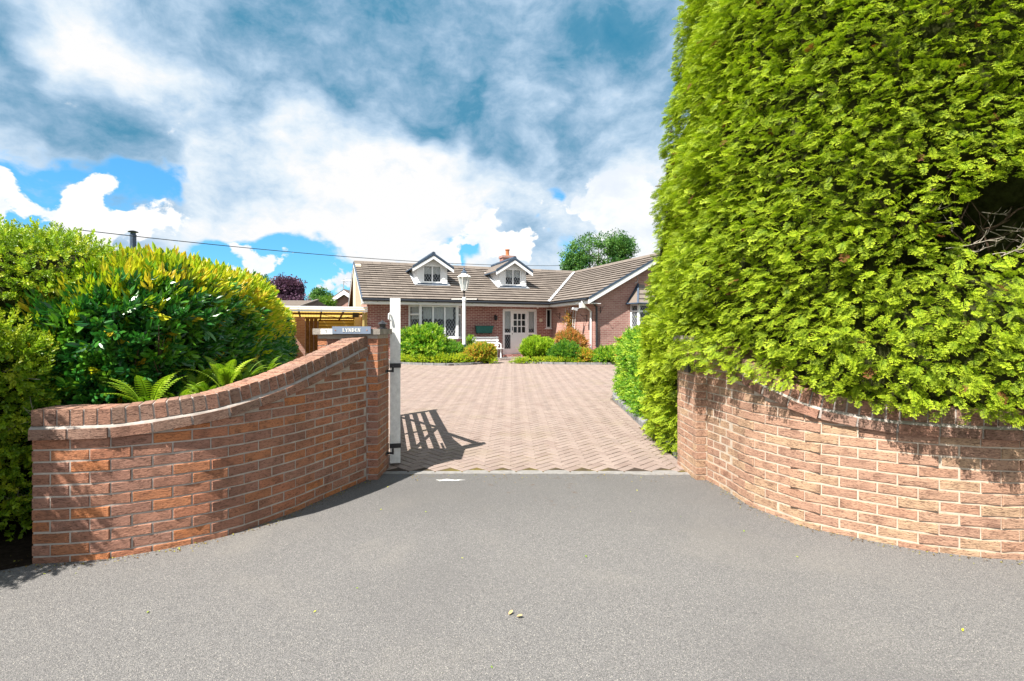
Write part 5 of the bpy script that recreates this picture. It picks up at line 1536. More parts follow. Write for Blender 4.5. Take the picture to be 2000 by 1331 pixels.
# hipped grey roof of a house beyond the hedge and its flue
Yn = 26.0
nb = thing('hidden_bungalow', 'grey tiled hip roof of a bungalow showing above the yellow hedge', 'house', (0, Yn, .2))
def PX(px, py, Y): return ((px-CX)/1000*Y, Y-Yn, CAMZ+(HY-py)/1000*Y-.2)
m = MB(); a = PX(576, 603, Yn); b = PX(150, 603, Yn)
x1_, x0_ = a[0], b[0]; ez = a[2]; rz_ = PX(560, 580, Yn)[2]
m.box(x0_+.3, x1_-.3, .3, 7, -.3, ez); m.build('wall', M['hb_w'], nb)
tl = MB(); rows = 7; xr = PX(556, 580, Yn)[0]+.35
for r in range(rows):
    f0, f1 = r/rows, (r+1)/rows; ya, yb = 0+3.5*f0, 3.5*f1; za, zb = ez+(rz_-ez)*f0, ez+(rz_-ez)*f1; xa_, xb_ = x1_+(xr-x1_)*f0, x1_+(xr-x1_)*f1
    tl.hexa([(x0_, ya, za-.05), (xa_, ya, za-.05), (xb_, yb, zb-.05), (x0_, yb, zb-.05), (x0_, ya, za+.05), (xa_, ya, za+.05), (xb_, yb, zb+.01), (x0_, yb, zb+.01)], rnd.random())
tl.build('roof', M['tile'], nb, tint=True)
m = MB(); m.poly([(x1_, 0, ez), (x1_, 7, ez), (xr, 3.5, rz_)]); m.poly([(x1_, 7, ez), (x0_, 7, ez), (x0_, 3.5, rz_), (xr, 3.5, rz_)]); m.build('roof_back', M['roof_far'], nb)
m = MB(); m.bar((x1_, 0, ez+.04), (xr, 3.5, rz_+.05), .16, .08); m.build('hip_tiles', M['tile'], nb, tint=True)
Yf = 18.0
fl = thing('flue_pipe', 'dark metal flue pipe with cowl rising behind the hedge', 'flue', ((260-CX)/1000*(Yn+2), Yn+2, 2.2))
def zf(py): return CAMZ+(HY-py)/1000*(Yn+2)-2.2
m = MB(); m.lathe([(.15, 0), (.15, zf(462)), (.16, zf(462)+.01), (.16, zf(459)), (.13, zf(458)), (.13, zf(455.5))], 12); m.build('pipe', M['blue_slate'], fl)
m = MB(); m.lathe([(.24, zf(454)), (.25, zf(453)), (.10, zf(451)), (.03, zf(450.5))], 12); m.build('cowl', M['black'], fl)
# overhead wire
def wire():
    a = P(150, 449, 16); b = P(1110, 519, 34); pts = []
    for i in range(41):
        f = i/40; p = a.lerp(b, f); p.z -= 1.0*4*f*(1-f)*.35; pts.append(p)
    mid = pts[20]
    m = MB(); m.tube(pts, .014, 5); o = m.build('overhead_cable', M['black']); tag(o, 'thin black overhead cable crossing the sky above the roofs', 'cable')
wire()

# ------------------------------------------------------------------ hedges
def clad(h, parent, n, templates, mats, scl, vmax=.62, depth=(.22, .05), down=.15, upz=.8, typfn=None, name='foliage', keep=None, bias=None, jx=.45, jz=.4, drift=(0, 0, 0), tmin=0, outw=1.0):
    pos, nor = h.sample(n, vmax, tmin=tmin, bias=bias)
    dd = NR.uniform(-depth[0], depth[1], n)
    dn = lump(pos*1.0+7.7, .55)
    pos = pos+nor*dd[:, None]
    ok = (dn > -.80) | (dd < -.08)
    if keep is not None: ok &= keep(pos)
    pos, nor = pos[ok], nor[ok]; n = len(pos)
    X = unit(nor*outw+np.array([0, 0, -down])+np.array(drift)+jit(n, jx))
    Z = unit(np.array([[0, 0, upz]])+nor*.55+jit(n, jz))
    s = NR.uniform(scl[0], scl[1], n)
    typ = None if typfn is None else typfn(pos, n)
    return foliage(name, parent, pos, X, Z, s, templates, mats, typ=typ)

# privet on the far left
pv = thing('privet_hedge', 'tall dense small leaved green hedge at the far left, overhanging the end of the wall', 'hedge')
hp = Hedge([(-7.5, 4.35, 0), (-5.4, 4.3, 0), (-4.5, 4.3, 0), (-3.95, 4.5, 0), (-3.72, 4.95, 0)], .62, 2.25, .36, 0, .02, .7, .06, .55)
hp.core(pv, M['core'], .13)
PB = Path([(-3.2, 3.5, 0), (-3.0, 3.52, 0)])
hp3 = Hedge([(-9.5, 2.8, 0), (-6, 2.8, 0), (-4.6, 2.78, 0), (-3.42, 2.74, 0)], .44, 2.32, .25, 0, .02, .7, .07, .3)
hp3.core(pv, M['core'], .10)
def keep_pv(p): return ~((p[:, 0] > -3.09) & (p[:, 1] < np.interp(p[:, 0], PL.x, PL.y)+.24) & (p[:, 2] < .93+.10*(p[:, 0]+3.06)))
clad(hp, pv, 19000, TWIGS, M['privet'], (.065, .12), .64, (.16, .06), keep=keep_pv, jx=.5, jz=.5)
clad(hp3, pv, 9000, TWIGS, M['privet'], (.07, .13), .64, (.14, .05), tmin=2.5, name='roadside_foliage')
# low dark skirts of privet at the wall end
hp2 = Hedge([(-5.2, 3.75, 0), (-3.95, 3.72, 0), (-3.42, 3.80, 0)], .26, 1.5, .2, .05, .05, .5, .07, .3)
clad(hp2, pv, 2600, TWIGS, M['privet'], (.08, .14), .6, (.2, .05), name='low_growth', keep=keep_pv)
def twigs(parent, name, seeds, mat, fn, n, r=.006):
    for i in range(n):
        mb = MB(); p, d, L = fn(i); p = Vector(p); d = Vector(d).normalized(); pts = [p]
        for k in range(5):
            d = (d+Vector((rnd.gauss(0, .22), rnd.gauss(0, .22), rnd.gauss(0, .2)))).normalized(); pts.append(pts[-1]+d*L/5)
            if k in (1, 2, 3):
                e = (d+Vector((rnd.gauss(0, .6), rnd.gauss(0, .6), rnd.gauss(0, .6)))).normalized(); q = pts[-1]; mb.tube([q, q+e*L*.18, q+e*L*.30+Vector((0, 0, .02))], [r*.6, r*.45, r*.25], 4)
        mb.tube(pts, [r, r*.9, r*.75, r*.6, r*.45, r*.3], 5)
        mb.build(name, mat, parent)
twigs(pv, 'bare_twig', 0, M['deadtwig'], lambda i: ((rnd.uniform(-4.2, -3.15), rnd.uniform(3.62, 3.9), rnd.uniform(.2, 1.3)), (rnd.uniform(-.5, .5), -.3, rnd.uniform(-.2, .6)), rnd.uniform(.12, .25)), 18, .003)
twigs(pv, 'hedge_stem', 0, M['bark'], lambda i: ((rnd.uniform(-4.5, -3.3), rnd.uniform(3.9, 4.2), 0), (rnd.uniform(-.2, .2), .0, 1), .8), 8, .018)

# laurel
lr = thing('laurel_hedge', 'large leaved laurel hedge tipped with yellow young shoots, receding along the left of the drive', 'hedge')
hl = Hedge([(-3.66, 4.0, 0), (-3.52, 4.6, 0), (-3.6, 5.4, 0), (-4.1, 7.2, 0), (-5.12, 9.7, 0), (-6.6, 13.2, 0), (-8.35, 17.6, 0), (-9.0, 19.3, 0)], .66, lambda t: np.interp(t, [0, 1.0, 2.2, 3.5, 17], [1.98, 2.02, 2.06, 2.02, 1.98]), .38, 0, .03, 1.1, .09, .6)
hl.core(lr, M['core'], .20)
def ltyp(p, n):
    pr = np.clip(.10+.75*((p[:, 2]-1.60)/.45)+.75*np.clip((p[:, 1]-4.9)/2.0, 0, 1), .10, .97)
    yn = NR.uniform(0, 1, n) < pr
    return np.where(yn, 2, NR.randint(0, 2, n))
Wh = [WHORLS[0]+(0,), WHORLS[1]+(0,), SHOOT[0]+(1,)]
clad(hl, lr, 13500, Wh, [M['laurel'], M['laurel_y']], (.11, .18), .66, (.20, .05), typfn=ltyp, bias=1.75, down=-.25, jx=.5, jz=.5, drift=(.1, -.1, .15))
# young shoots standing up on top
def shoots(n):
    pos, nor = hl.sample(n*4, .55, bias=1.5); ok = (nor[:, 2] > .55) | ((pos[:, 1] > 5.6) & (pos[:, 2] > 1.2+.35*lump(pos, .8))); pos, nor = pos[ok][:n], nor[ok][:n]; n = len(pos)
    X = unit(np.array([[0, 0, 1.0]])+nor*.5+jit(n, .38)); Z = unit(jit(n, 1))
    foliage('young_shoots', lr, pos, X, Z, NR.uniform(.10, .19, n), [SHOOT[0], SHOOT[1]], M['laurel_y'])
shoots(3000)
# the largest leaves, one object each
lm_ = []
for k in range(3):
    v, f, tp = leaf_shape(1, .42-.03*k, .10+.04*k, .18+.08*k, 5)
    me = bpy.data.meshes.new('leaf'); me.from_pydata(v, [], f); me.materials.append(M['laurel']); me.polygons.foreach_set('use_smooth', [True]*len(f)); lm_.append(me)
pos, nor = hl.sample(900, .40, tmin=0, tmax=2.3)
ok = (pos[:, 2] > .75) & (pos[:, 2] < 2.0) & (nor[:, 2] < .6); pos, nor = pos[ok][:270], nor[ok][:270]
E = eulers(unit(nor*.6+np.array([0, 0, -.35])+jit(len(pos), .5)), unit(nor*.7+np.array([0, 0, .7])+jit(len(pos), .3)))
for p, q, e in zip(pos, nor, E):
    o = link('leaf', lm_[rnd.randrange(3)], lr); o.location = tuple(p+q*.03); o.rotation_euler = tuple(map(float, e)); s = rnd.uniform(.10, .165); o.scale = (s, s, s)
twigs(lr, 'laurel_stem', 0, M['bark'], lambda i: ((rnd.uniform(-3.3, -3.02), rnd.uniform(4.1, 5.4), .4), (rnd.uniform(-.1, .1), .1, 1), 1.1), 9, .011)

# ferns behind the wall
def fern(label, loc, n, L, seed, group='bright ferns growing behind the left wall'):
    t = thing('fern', label, 'fern', loc, 0, group)
    r = random.Random(seed); L *= (.62 if L < .9 else .8)
    for i in range(n):
        az = r.uniform(-pi, pi)*.9-.9; lean = r.uniform(.05, .55); l = L*r.uniform(.7, 1.1); mb = MB(); K = 20; pts = []
        d = Vector((cos(az)*sin(lean), sin(az)*sin(lean), cos(lean))); side = Vector((-sin(az), cos(az), 0))
        p = Vector((cos(az)*.03, sin(az)*.03, 0)); 
        for k in range(K+1):
            pts.append(p.copy()); d = (d+Vector((cos(az)*.045, sin(az)*.045, -.055*(k/K)*1.6))).normalized(); p = p+d*l/K
        mb.tube(pts, [.006*(1-.8*k/K) for k in range(K+1)], 4)
        for k in range(3, K+1):
            f = k/K; wl_ = l*.15*sin(pi*min(1, (f*.86+.12)))**.9*(1 if f < .9 else .7); t3 = (pts[k]-pts[k-1]).normalized(); nn = side.cross(t3)
            for sg in (1, -1):
                dv = (side*sg+t3*.35+nn*-.15).normalized(); a = pts[k]; q = []
                m_ = 5
                for j in range(m_+1): q.append(a+dv*wl_*j/m_+Vector((0, 0, -wl_*.25*(j/m_)**2)))
                ww = l/K*.42
                for j in range(m_):
                    w0, w1 = ww*(1-.75*j/m_), ww*(1-.75*(j+1)/m_); jj = ww*.22*(j % 2)
                    mb.quad(q[j]-t3*w0, q[j+1]-t3*(w1-jj), q[j+1]+t3*(w1-jj), q[j]+t3*w0)
        mb.build('frond', M['fern'], t)
    return t
for i, (px, Y, L, n, z, lab) in enumerate([(290, 3.95, .62, 12, .85, 'tall upright fern at the left end of the clump behind the wall'), (350, 4.15, .40, 16, .86, 'low spreading fern behind the lowest stretch of the left wall'),
        (385, 4.45, .55, 12, .93, 'feathery fern in the middle of the clump against dark laurel leaves'), (440, 4.40, .58, 12, .97, 'tall fern with broad upright fronds near the rise of the wall'),
        (405, 4.10, .40, 16, .90, 'short pale fern lapping over the wall coping'), (475, 4.70, .46, 13, 1.0, 'fern leaning over the rising wall coping'), (520, 5.15, .34, 10, 1.05, 'small fern highest up the rising wall')]):
    fern(lab, ((px-CX)/1000*Y, Y, z), n, L, 40+i)
# soil mound that carries the ferns
mb = MB(); secs = []
for i in range(14):
    s = .4+i*.17; p = PL.at(min(s, PL.L)); t = PL.tan(min(s, PL.L)); inw = Vector((-t.y, t.x, 0)); h = min(1.05, topL(s)-.10)
    secs.append([p+inw*.22+Vector((0, 0, h)), p+inw*.5+Vector((0, 0, h+.02)), p+inw*.95+Vector((0, 0, h-.25)), p+inw*1.3+Vector((0, 0, 0)), p+inw*.22+Vector((0, 0, 0))])
for a, b in zip(secs, secs[1:]):
    for k in range(5): mb.quad(a[k], b[k], b[(k+1) % 5], a[(k+1) % 5])
mb.poly(secs[0]); mb.poly(secs[-1][::-1]); struct(mb.build('raised_soil', M['soil']))

# ---- conifer on the right
cf = thing('conifer_hedge', 'towering clipped golden green cypress hedge spilling over the right wall and pier', 'hedge')
hc = Hedge([(2.06, 7.7, 0), (2.00, 7.1, 0), (1.91, 6.4, 0), (1.78, 5.6, 0), (1.74, 5.1, 0), (1.83, 4.55, 0), (2.04, 4.02, 0), (2.38, 3.55, 0), (2.9, 3.22, 0), (3.6, 3.05, 0), (5, 2.98, 0), (8.0, 2.95, 0)],
           lambda t: np.interp(t, [0, 2, 3, 4, 9], [.8, .85, .9, 1.0, 1.2]), 6.9, .6, .92, .095, 1.15, .11, .8, front=True)
HOL = np.array([3.22, 3.15, 2.22])
def hol(p): return ((p[:, 0]-HOL[0])/.31)**2+((p[:, 1]-HOL[1])/.9)**2+((p[:, 2]-HOL[2])/.30)**2
HOL2 = np.array([2.62, 3.4, 1.96])
def hol2(p): return ((p[:, 0]-HOL2[0])/.16)**2+((p[:, 1]-HOL2[1])/.6)**2+((p[:, 2]-HOL2[2])/.07)**2
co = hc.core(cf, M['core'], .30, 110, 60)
for v in co.data.vertices:
    p = np.array([[v.co.x, v.co.y, v.co.z]]); h_ = hol(p)[0]
    if h_ < 2.4 and v.co.y < 4.2: v.co.y += .8*max(0, min(1, 2.4-h_))
rx = [q.x for q in RW]; ry = [q.y for q in RW]
def yw(x): return np.interp(x, PR0.x[np.argsort(PR0.x)], PR0.y[np.argsort(PR0.x)])
def keep_cf(p):
    zb = np.interp(p[:, 0], [1.7, 1.95, 2.25, 2.7, 3.1, 3.45, 4.2], [1.16, 1.06, 1.00, .95, .90, .86, .86])+.06*lump(p, .35)
    bad = (p[:, 0] > 1.4) & (p[:, 1] < np.where(p[:, 0] < 2.3, 5.72, yw(p[:, 0])+.3)) & (p[:, 2] < zb)
    return ~(bad | (hol(p) < .8+.25*lump(p, .2)) | (hol2(p) < .7))
SP = [s+(0,) for s in SPRAYS]
clad(hc, cf, 62000, SP, M['conifer'], (.060, .110), .50, (.20, .07), down=.30, upz=.75, keep=keep_cf, jx=.42, jz=.38, drift=(-.18, -.05, 0))
hs = Hedge([(2.66, 7.5, 0), (2.55, 6.6, 0), (2.5, 5.74, 0)], .62, 1.7, .2, .06, -.04, .6, .07, .25)
hs.core(cf, M['core'], .22, 20, 16, 'shade_core')
clad(hs, cf, 2600, SP, M['conifer'], (.09, .16), .62, (.12, .05), down=.3, name='skirt_foliage', keep=lambda p: ~((p[:, 0] > 1.8) & (p[:, 1] < 5.64)))
# the foremost sprays hanging over the wall, one object each
spm = []
for T in SPRAYS:
    me = bpy.data.meshes.new('spray'); me.from_pydata(T[0], [], T[1]); me.materials.append(M['conifer'])
    a = me.attributes.new('tip', 'FLOAT', 'POINT'); a.data.foreach_set('value', np.array(T[2], np.float32)); spm.append(me)
pos, nor = hc.sample(9000, .14, tmin=2.2); pos = pos+nor*NR.uniform(0, .07, len(pos))[:, None]
ok = keep_cf(pos) & (pos[:, 2] < 2.3) & (pos[:, 0] < 3.7) & (nor[:, 2] < .5); pos, nor = pos[ok][:290], nor[ok][:290]
E = eulers(unit(nor*.9+np.array([-.15, 0, -.45])+jit(len(pos), .35)), unit(nor*.6+np.array([0, 0, .7])+jit(len(pos), .3)))
for p, e in zip(pos, E):
    o = link('spray', spm[rnd.randrange(3)], cf); o.location = tuple(p); o.rotation_euler = tuple(map(float, e)); s = rnd.uniform(.08, .115); o.scale = (s, s, s)
def tw(i):
    a = rnd.uniform(0, 2*pi); q = (HOL[0]-.05+rnd.uniform(-.26, .26), 3.42+rnd.uniform(-.1, .25), HOL[2]+rnd.uniform(-.26, .22)); return q, (rnd.uniform(.3, .9), -.25, rnd.uniform(-.2, .3)), rnd.uniform(.12, .26)
twigs(cf, 'bare_twig', 0, M['deadtwig'], tw, 14, .0028)
twigs(cf, 'inner_branch', 0, M['bark'], lambda i: ((HOL[0]+rnd.uniform(-.4, .4), 3.75, HOL[2]+rnd.uniform(-.3, .1)), (rnd.uniform(-.6, .6), -.1, .4), .5), 14, .008)
m = MB(); m.tube([(2.95, 6.6, 0), (2.95, 6.55, 3), (2.95, 6.5, 6)], [.12, .09, .03], 8); m.tube([(3.9, 5.0, 0), (3.9, 5, 3), (3.9, 5, 6)], [.13, .09, .03], 8); m.tube([(5.6, 4.9, 0), (5.6, 4.9, 6)], [.13, .03], 8); m.build('trunk', M['bark'], cf)

# ---- mixed shrub beyond the pier
ms = thing('mixed_shrub', 'rounded bright green shrub above the grey kerb stones, beside the conifer', 'shrub')
hm = Hedge([(3.25, 11.3, 0), (2.95, 10.2, 0), (2.78, 9.0, 0), (2.72, 8.0, 0), (2.7, 7.3, 0)], lambda t: np.interp(t, [0, .7, 2, 4], [.75, .72, .66, .6]), 1.42, .35, .12, .04, .7, .10, .5)
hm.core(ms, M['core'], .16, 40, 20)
clad(hm, ms, 6500, TWIGS, M['bushA'], (.11, .18), .66, (.14, .06), jx=.5, jz=.5)

# ------------------------------------------------------------------ flower beds by the house
def bush(name, label, px, Y, wpx, ytop, ybot, mat, n, scl, T=TWIGS, cat='shrub', seed=0, squash=1.0, ry=None, wl=.85, amp=.34, up=.3, group=None):
    cx = (px-CX)/1000*Y; zt = CAMZ+(HY-ytop)/1000*Y; zb = max(gz(Y), CAMZ+(HY-ybot)/1000*Y); rx_ = wpx/2/1000*Y*.93; ry_ = ry or rx_*squash; h = (zt-zb)*.95
    t = thing(name, label, cat, (cx, Y, zb), 0, group)
    th = NR.uniform(0, 2*pi, n); u = NR.uniform(-.35, 1, n); s = np.sqrt(1-np.clip(u, -1, 1)**2)
    nor = np.stack([np.cos(th)*s, np.sin(th)*s, u], 1); front = nor[:, 1] < .35; nor = nor[front]; n = len(nor)
    P0 = np.array([0, 0, h*.42]); base = nor*np.array([rx_, ry_, h*.58])
    p = P0+base*(1+lump(base+np.array([cx, Y, 0]), wl)[:, None]*amp)*(1-NR.uniform(0, .22, n)**1.0)[:, None]
    p[:, 2] = np.maximum(p[:, 2], .03)
    X = unit(nor*.8+np.array([0, 0, up])+jit(n, .4)); Z = unit(np.array([[0, 0, .8]])+nor*.5+jit(n, .4))
    foliage('foliage', t, p, X, Z, NR.uniform(scl[0], scl[1], n), T, mat)
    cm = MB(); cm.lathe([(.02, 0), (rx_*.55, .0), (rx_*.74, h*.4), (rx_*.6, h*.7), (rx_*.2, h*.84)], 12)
    c = cm.build('bush_shade_core', M['core'], t); c.scale = (1, ry_/rx_, 1)
    return t
def beds():
    # soil
    def bed(name, pts, lab):
        m = MB(); m.prism([(q.x, q.y, .20) for q in pts], (0, 0, .05)); o = struct(m.build(name, M['soil']))
        # edging
        k = thing('bed_edging', lab, 'kerb')
        P_ = Path([(q.x, q.y, 0) for q in pts[:max(2, len(pts)-2)]], smooth=False); s = 0
        while s < P_.L-.1:
            a = P_.at(s+.01); b = P_.at(min(P_.L, s+.44)); mm = MB(); mm.bar(a+Vector((0, 0, .245)), b+Vector((0, 0, .245)), .07, .09); mm.build('edging_stone', M['kerb'], k); s += .45
    L = [G(px, py) for px, py in ((745, 707), (783, 711.5), (830, 713.5), (880, 714.5), (930, 712.5), (962, 708))]
    for q in L: q.z = .22
    hb = house.matrix_basis
    bed('flower_bed', L+[Vector(hb @ Vector((a_from_px(966, -1.1), -1.1, 0))), Vector(hb @ Vector((.2, -1.1, 0)))], 'pale stone edging along the bed under the bay window')
    R = [G(px, py) for px, py in ((1004, 706.5), (1040, 710.5), (1090, 712), (1140, 712.5), (1212, 712.5), (1260, 712.5))]
    bed('flower_bed', R+[Vector(hb @ Vector((A_I+4, WB-.05, 0))), Vector(hb @ Vector((A_I-.05, WB-.05, 0))), Vector(hb @ Vector((A_I-.05, -1.1, 0)))], 'pale stone edging along the bed right of the front door')
beds()
bush('round_shrub', 'large round yellow green shrub under the bay window', 831, 20.1, 92, 640, 706, M['bushA'], 2300, (.20, .30), TWIGS, up=.2)
bush('green_shrub', 'low dark green shrub between the round shrub and the lamp post', 878, 20.0, 66, 671, 704, M['bushD'], 1300, (.14, .22))
bush('golden_shrub', 'gold and orange tinged shrub in front of the bench', 938, 19.5, 58, 673, 710, M['bushY'], 1500, (.13, .20))
bush('small_shrub', 'small light green plant just behind the lamp post', 918, 20.6, 18, 655, 690, M['bushA'], 160, (.13, .2))
bush('front_plants', 'bright low plants spilling over the left bed edge', 872, 19.35, 184, 695, 713, M['ground_c'], 2300, (.10, .18), cat='plants', ry=.45, wl=.7, amp=.42)
bush('feathery_shrub', 'bright lime feathery low plant beside the front door', 1050, 20.6, 60, 672, 709, M['fern'], 1300, (.20, .34), up=1.6)
for px, L_, lab in ((1036, 1.1, 'tall lime fern nearest the front door'), (1052, 1.25, 'tall lime fern in the middle of the right bed trio'), (1069, 1.45, 'tallest lime fern of the right bed, in front of the narrow window')):
    fern(lab, ((px-CX)/1000*20.7, 20.7, .25), 16, L_, int(px), 'lime green ferns beside the front door')
bush('dark_shrub', 'deep green shrub in the middle of the right bed', 1105, 19.8, 64, 672, 711, M['bushD'], 1600, (.14, .22))
bush('coppery_shrub', 'coppery orange leaved shrub against the side wall', 1113, 20.8, 58, 648, 690, M['bushR'], 1200, (.14, .22), up=.7)
bush('variegated_shrub', 'mid green shrub with red tips at the foot of the black downpipe', 1143, 19.5, 40, 680, 713, M['bushY'], 900, (.12, .18))
bush('valerian', 'green plant topped with small pink flowers in front of the wing', 1185, 19.4, 76, 682, 713, M['bushA'], 1500, (.13, .2), cat='plant')
bush('front_plants', 'pale low plants along the right bed edge', 1100, 19.35, 190, 701, 713, M['ground_c'], 1800, (.09, .15), cat='plants', ry=.3, wl=.7, amp=.42)
bush('garden_shrub', 'loose yellow green shrub below the wing bay window', 1238, 18.2, 62, 652, 712, M['bushY'], 1300, (.14, .22), up=.9)
def flowers(label, px0, px1, y0, y1, Y, n, mat, r=.035):
    t = thing('flower_heads', label, 'flowers', ((px0+px1)/2000*Y-Y, Y, .25)); mb = MB(); st = MB()
    for i in range(n):
        x = (rnd.uniform(px0, px1)-(px0+px1)/2)/1000*Y; z = CAMZ+(HY-rnd.uniform(y0, y1))/1000*Y-.25; y = rnd.uniform(-.2, .2)
        for k in range(5): mb.lathe([(.004, -r*.5), (r*.7, -.0), (.004, r*.5)], 5, (x+rnd.uniform(-.04, .04), y+rnd.uniform(-.03, .03), z+rnd.uniform(-.04, .04)))
        st.tube([(x, y, 0), (x, y, z)], .006, 4)
    mb.build('petals', mat, t, stuff=True); st.build('stems', M['bushstem'], t, stuff=True)
M['bushstem'] = simple('green_stem', (.08, .16, .03), .7, .2)
flowers('loose pink flower heads in front of the wing wall', 1152, 1212, 671, 688, 19.4, 30, M['pinkfl'], .03)
flowers('red flower spikes at the foot of the lamp post', 908, 920, 688, 702, 19.3, 8, M['pinkfl'], .04)
# creeper on a trellis against the wing side wall
def creeper():
    b = -2.0; p = house.matrix_basis @ Vector((A_I-.06, b, 0)); t = thing('climbing_plant', 'sparse climber on a pale trellis against the wing side wall', 'climber', p, TH)
    tr = MB()
    for k in range(5):
        f = (k-2)*.16; tr.bar((-.02, f*.5, .2), (-.02, f*1.6, 2.25), .02, .02)
    for z in (1.0, 1.4, 1.8): tr.bar((-.03, -.35, z), (-.03, .35, z), .02, .02)
    tr.build('trellis', M['white_old'], t)
    n = 300; z = NR.uniform(.3, 2.0, n); p = np.stack([NR.uniform(-.22, -.04, n), NR.normal(0, .16, n)*(1.25-.3*z), z], 1); foliage('foliage', t, p, unit(jit(n, 1)+np.array([-.6, -.2, .2])), unit(jit(n, .5)+np.array([0, 0, 1])), NR.uniform(.12, .2, n), TWIGS, M['bushR'])
creeper()

# ------------------------------------------------------------------ trees in the distance
def tree(name, label, px0, px1, ytop, Y, mat, n, scl, blobs=9, zbase=None, seed=1, airy=.0, stems=1, trunk_r=.22):
    r = np.random.RandomState(seed); xa, xb = (px0-CX)/1000*Y, (px1-CX)/1000*Y; cx = (xa+xb)/2; rx_ = (xb-xa)/2; zt = CAMZ+(HY-ytop)/1000*Y-.2; z0 = zbase if zbase is not None else zt*.25
    t = thing(name, label, 'tree', (cx, Y, .2)); mid = (zt+z0)/2; rz_ = (zt-z0)/2
    C = []; 
    for k in range(blobs):
        a = r.uniform(0, 2*pi); u = r.uniform(-1, 1); q = np.array([np.cos(a)*rx_*.62*np.sqrt(1-u*u), np.sin(a)*rx_*.5*np.sqrt(1-u*u), mid+u*rz_*.66]); C.append((q, r.uniform(.30, .48)*min(rx_, rz_)*1.15))
    C.append((np.array([0, 0, zt-rz_*.35]), rz_*.36))
    m = MB()
    for s in range(stems):
        ox = (s-(stems-1)/2)*rx_*.55; m.tube([(ox*.6, 0, -.3), (ox*.8, .1, mid*.6), (ox, 0, mid*1.1), (ox*1.1, 0, zt*.86)], [trunk_r, trunk_r*.8, trunk_r*.5, trunk_r*.12], 8)
    m.build('trunk', M['bark'], t)
    m = MB()
    for q, rr in C:
        s = Vector((q[0]*.35, 0, max(1.0, q[2]*.55))); e = Vector(q); mdl = s.lerp(e, .5)+Vector((0, 0, -.2)); m.tube([s, mdl, e, e+(e-s).normalized()*rr*.8], [trunk_r*.35, trunk_r*.25, trunk_r*.12, .01], 6)
        for k in range(4):
            d = Vector(r.normal(size=3)).normalized(); m.tube([e, e+d*rr*.9], [trunk_r*.09, .01], 4)
    m.build('limbs', M['bark'], t)
    per = n//len(C); PP = []; NN = []
    for q, rr in C:
        d = r.normal(size=(per, 3)); d /= np.linalg.norm(d, axis=1, keepdims=True); rad = rr*(r.uniform(.25, 1.12, per)**.6)
        PP.append(q+d*rad[:, None]*np.array([1, 1, .8])); NN.append(d)
    p = np.concatenate(PP); d = np.concatenate(NN); keep = lump(p+seed, 1.1+rx_*.12) > -.55+airy; p, d = p[keep], d[keep]; k = len(p)
    foliage('crown', t, p, unit(d+r.normal(0, .5, (k, 3))), unit(np.array([[0, 0, 1]])+r.normal(0, .5, (k, 3))), r.uniform(scl[0], scl[1], k), CLUST, mat)
    return t
tree('broadleaf_tree', 'airy green tree behind the valley of the roof, left of its neighbour by the conifer', 1091, 1212, 449, 46, M['tree_t'], 3600, (.35, .6), 18, .5, 3, .12, 2)
tree('broadleaf_tree', 'airy green tree behind the wing roof, next to the tall conifer hedge', 1150, 1256, 446, 47, M['tree_t'], 3600, (.35, .6), 18, .5, 8, .12, 2)
tree('copper_beech', 'dark purple leaved tree behind the carport', 500, 612, 538, 46, M['purple_t'], 3000, (.4, .7), 12, .5, 5, -.1)
tree('broadleaf_tree', 'dark green tree top just left of the purple tree', 488, 532, 538, 52, M['tree_t'], 900, (.5, .8), 6, 1.0, 6)
tree('broadleaf_tree', 'mid green round tree right of the purple tree', 588, 662, 562, 54, M['tree_t'], 1800, (.4, .7), 9, .5, 12)
tree('broadleaf_tree', 'small pale green tree in front of the neighbouring gable', 612, 662, 577, 36.5, M['tree_y'], 1200, (.25, .45), 8, .4, 15)
tree('broadleaf_tree', 'sliver of dark tree between the neighbouring gable and the bungalow', 672, 712, 566, 56, M['tree_t'], 800, (.4, .6), 6, .5, 18)

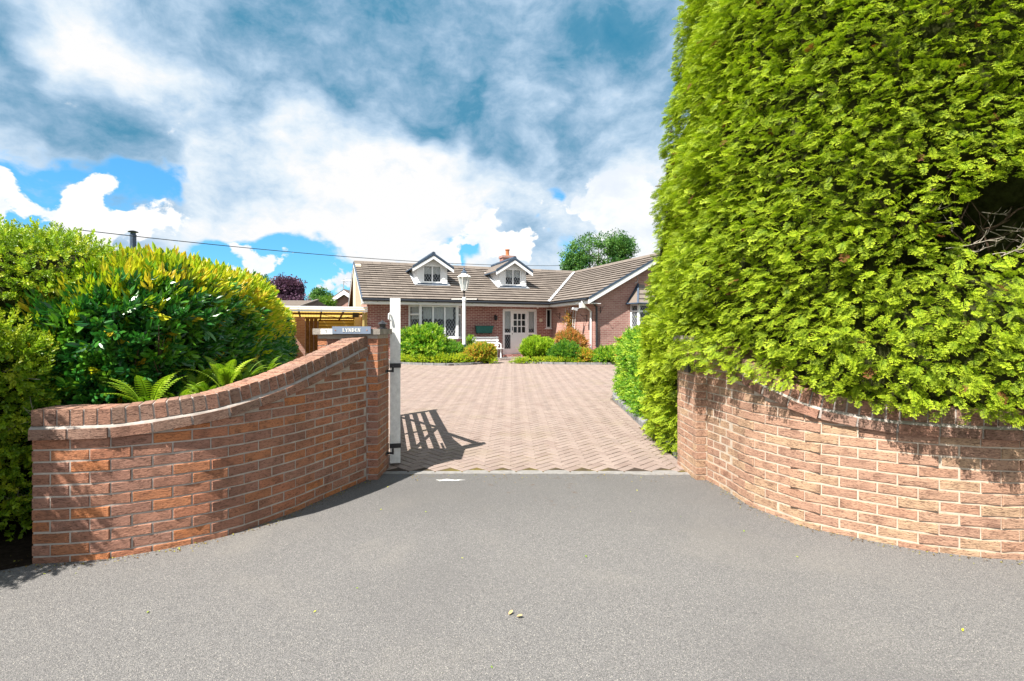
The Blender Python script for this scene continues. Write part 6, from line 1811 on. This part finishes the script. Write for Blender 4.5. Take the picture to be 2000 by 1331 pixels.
# ------------------------------------------------------------------ small litter on the asphalt
lv = []
for k in range(2):
    v, f, tp = leaf_shape(1, .5, .2, -.12, 4); me = bpy.data.meshes.new('leaf'); me.from_pydata(v, [], f); me.materials.append(M['dryleaf']); lv.append(me)
for (px, py, s, rz, lab) in ((993, 1203, .034, .8, 'dry curled brown leaf on the asphalt, left of the pair'), (1009, 1206, .036, -.4, 'dry pale leaf on the asphalt, right of the pair')):
    p = G(px, py); o = link('fallen_leaf', lv[0], None); o.location = (p.x, p.y, .006); o.rotation_euler = (.2, -.25, rz); o.scale = (s, s, s); tag(o, lab, 'leaf')
v, f, tp = leaf_shape(1, .45, .15, -.1, 4); me = bpy.data.meshes.new('leaf'); me.from_pydata(v, [], f); me.materials.append(M['ground_c'])
for k, (px, py) in enumerate(((756, 953), (743, 997), (905, 1092), (1245, 960), (1146, 1090), (612, 1198), (962, 1307), (1453, 1040), (700, 1150), (830, 1000), (1330, 1010), (1880, 1235), (1230, 1000), (150, 1120), (90, 1122), (290, 1195), (1560, 1090))):
    p = G(px, py); o = link('tiny_leaf', me, None); o.location = (p.x, p.y, .004); s = rnd.uniform(.014, .024); o.rotation_euler = (rnd.uniform(-.3, .3), rnd.uniform(-.3, .1), rnd.uniform(0, 6)); o.scale = (s, s, s)
    tag(o, 'tiny yellow green leaf fallen on the asphalt', 'leaf', 'tiny leaves scattered on the asphalt')

# ------------------------------------------------------------------ leaf litter and grit along the wall feet
def litter():
    P_, X_, Z_ = [], [], []
    for path, n in ((PL, 420), (PR0, 420)):
        for i in range(n):
            s = rnd.uniform(0, path.L); p = path.at(s); t = path.tan(s); out = Vector((t.y, -t.x, 0)); q = p+out*(.012+abs(rnd.gauss(0, .045)))
            P_.append((q.x, q.y, .004))
    for i in range(260):
        P_.append((rnd.uniform(-1.2, 1.9), GATE_Y-abs(rnd.gauss(0, .12))-.02, .005))
    for i in range(420):
        P_.append((rnd.uniform(-5, -3.05), 3.15+abs(rnd.gauss(0, .25))-.25, .006))
    n = len(P_); foliage('leaf_litter', None, np.array(P_), unit(jit(n, 1)*np.array([1, 1, .15])), unit(jit(n, .25)+np.array([0, 0, 1])), NR.uniform(.006, .017, n), [leaf_shape(1, .5, .2, .1, 2), leaf_shape(1, .8, .3, -.1, 2)], M['litter'])
M['litter'] = leaf_mat('brown_leaf_crumbs', [(0, (.05, .03, .015)), (.4, (.16, .09, .03)), (.7, (.30, .20, .05)), (1, (.30, .32, .05))], None, .1, .8, .1, hue_noise=3)
litter()
# soil strip at the foot of the hedge on the far left
mb = MB(); mb.poly([(-6, 3.1, .003), (-3.9, 3.0, .003), (-3.3, 3.05, .003), (-3.03, 3.22, .003), (-3.03, 4.4, .003), (-6, 4.4, .003)]); struct(mb.build('hedge_soil', M['soil']))
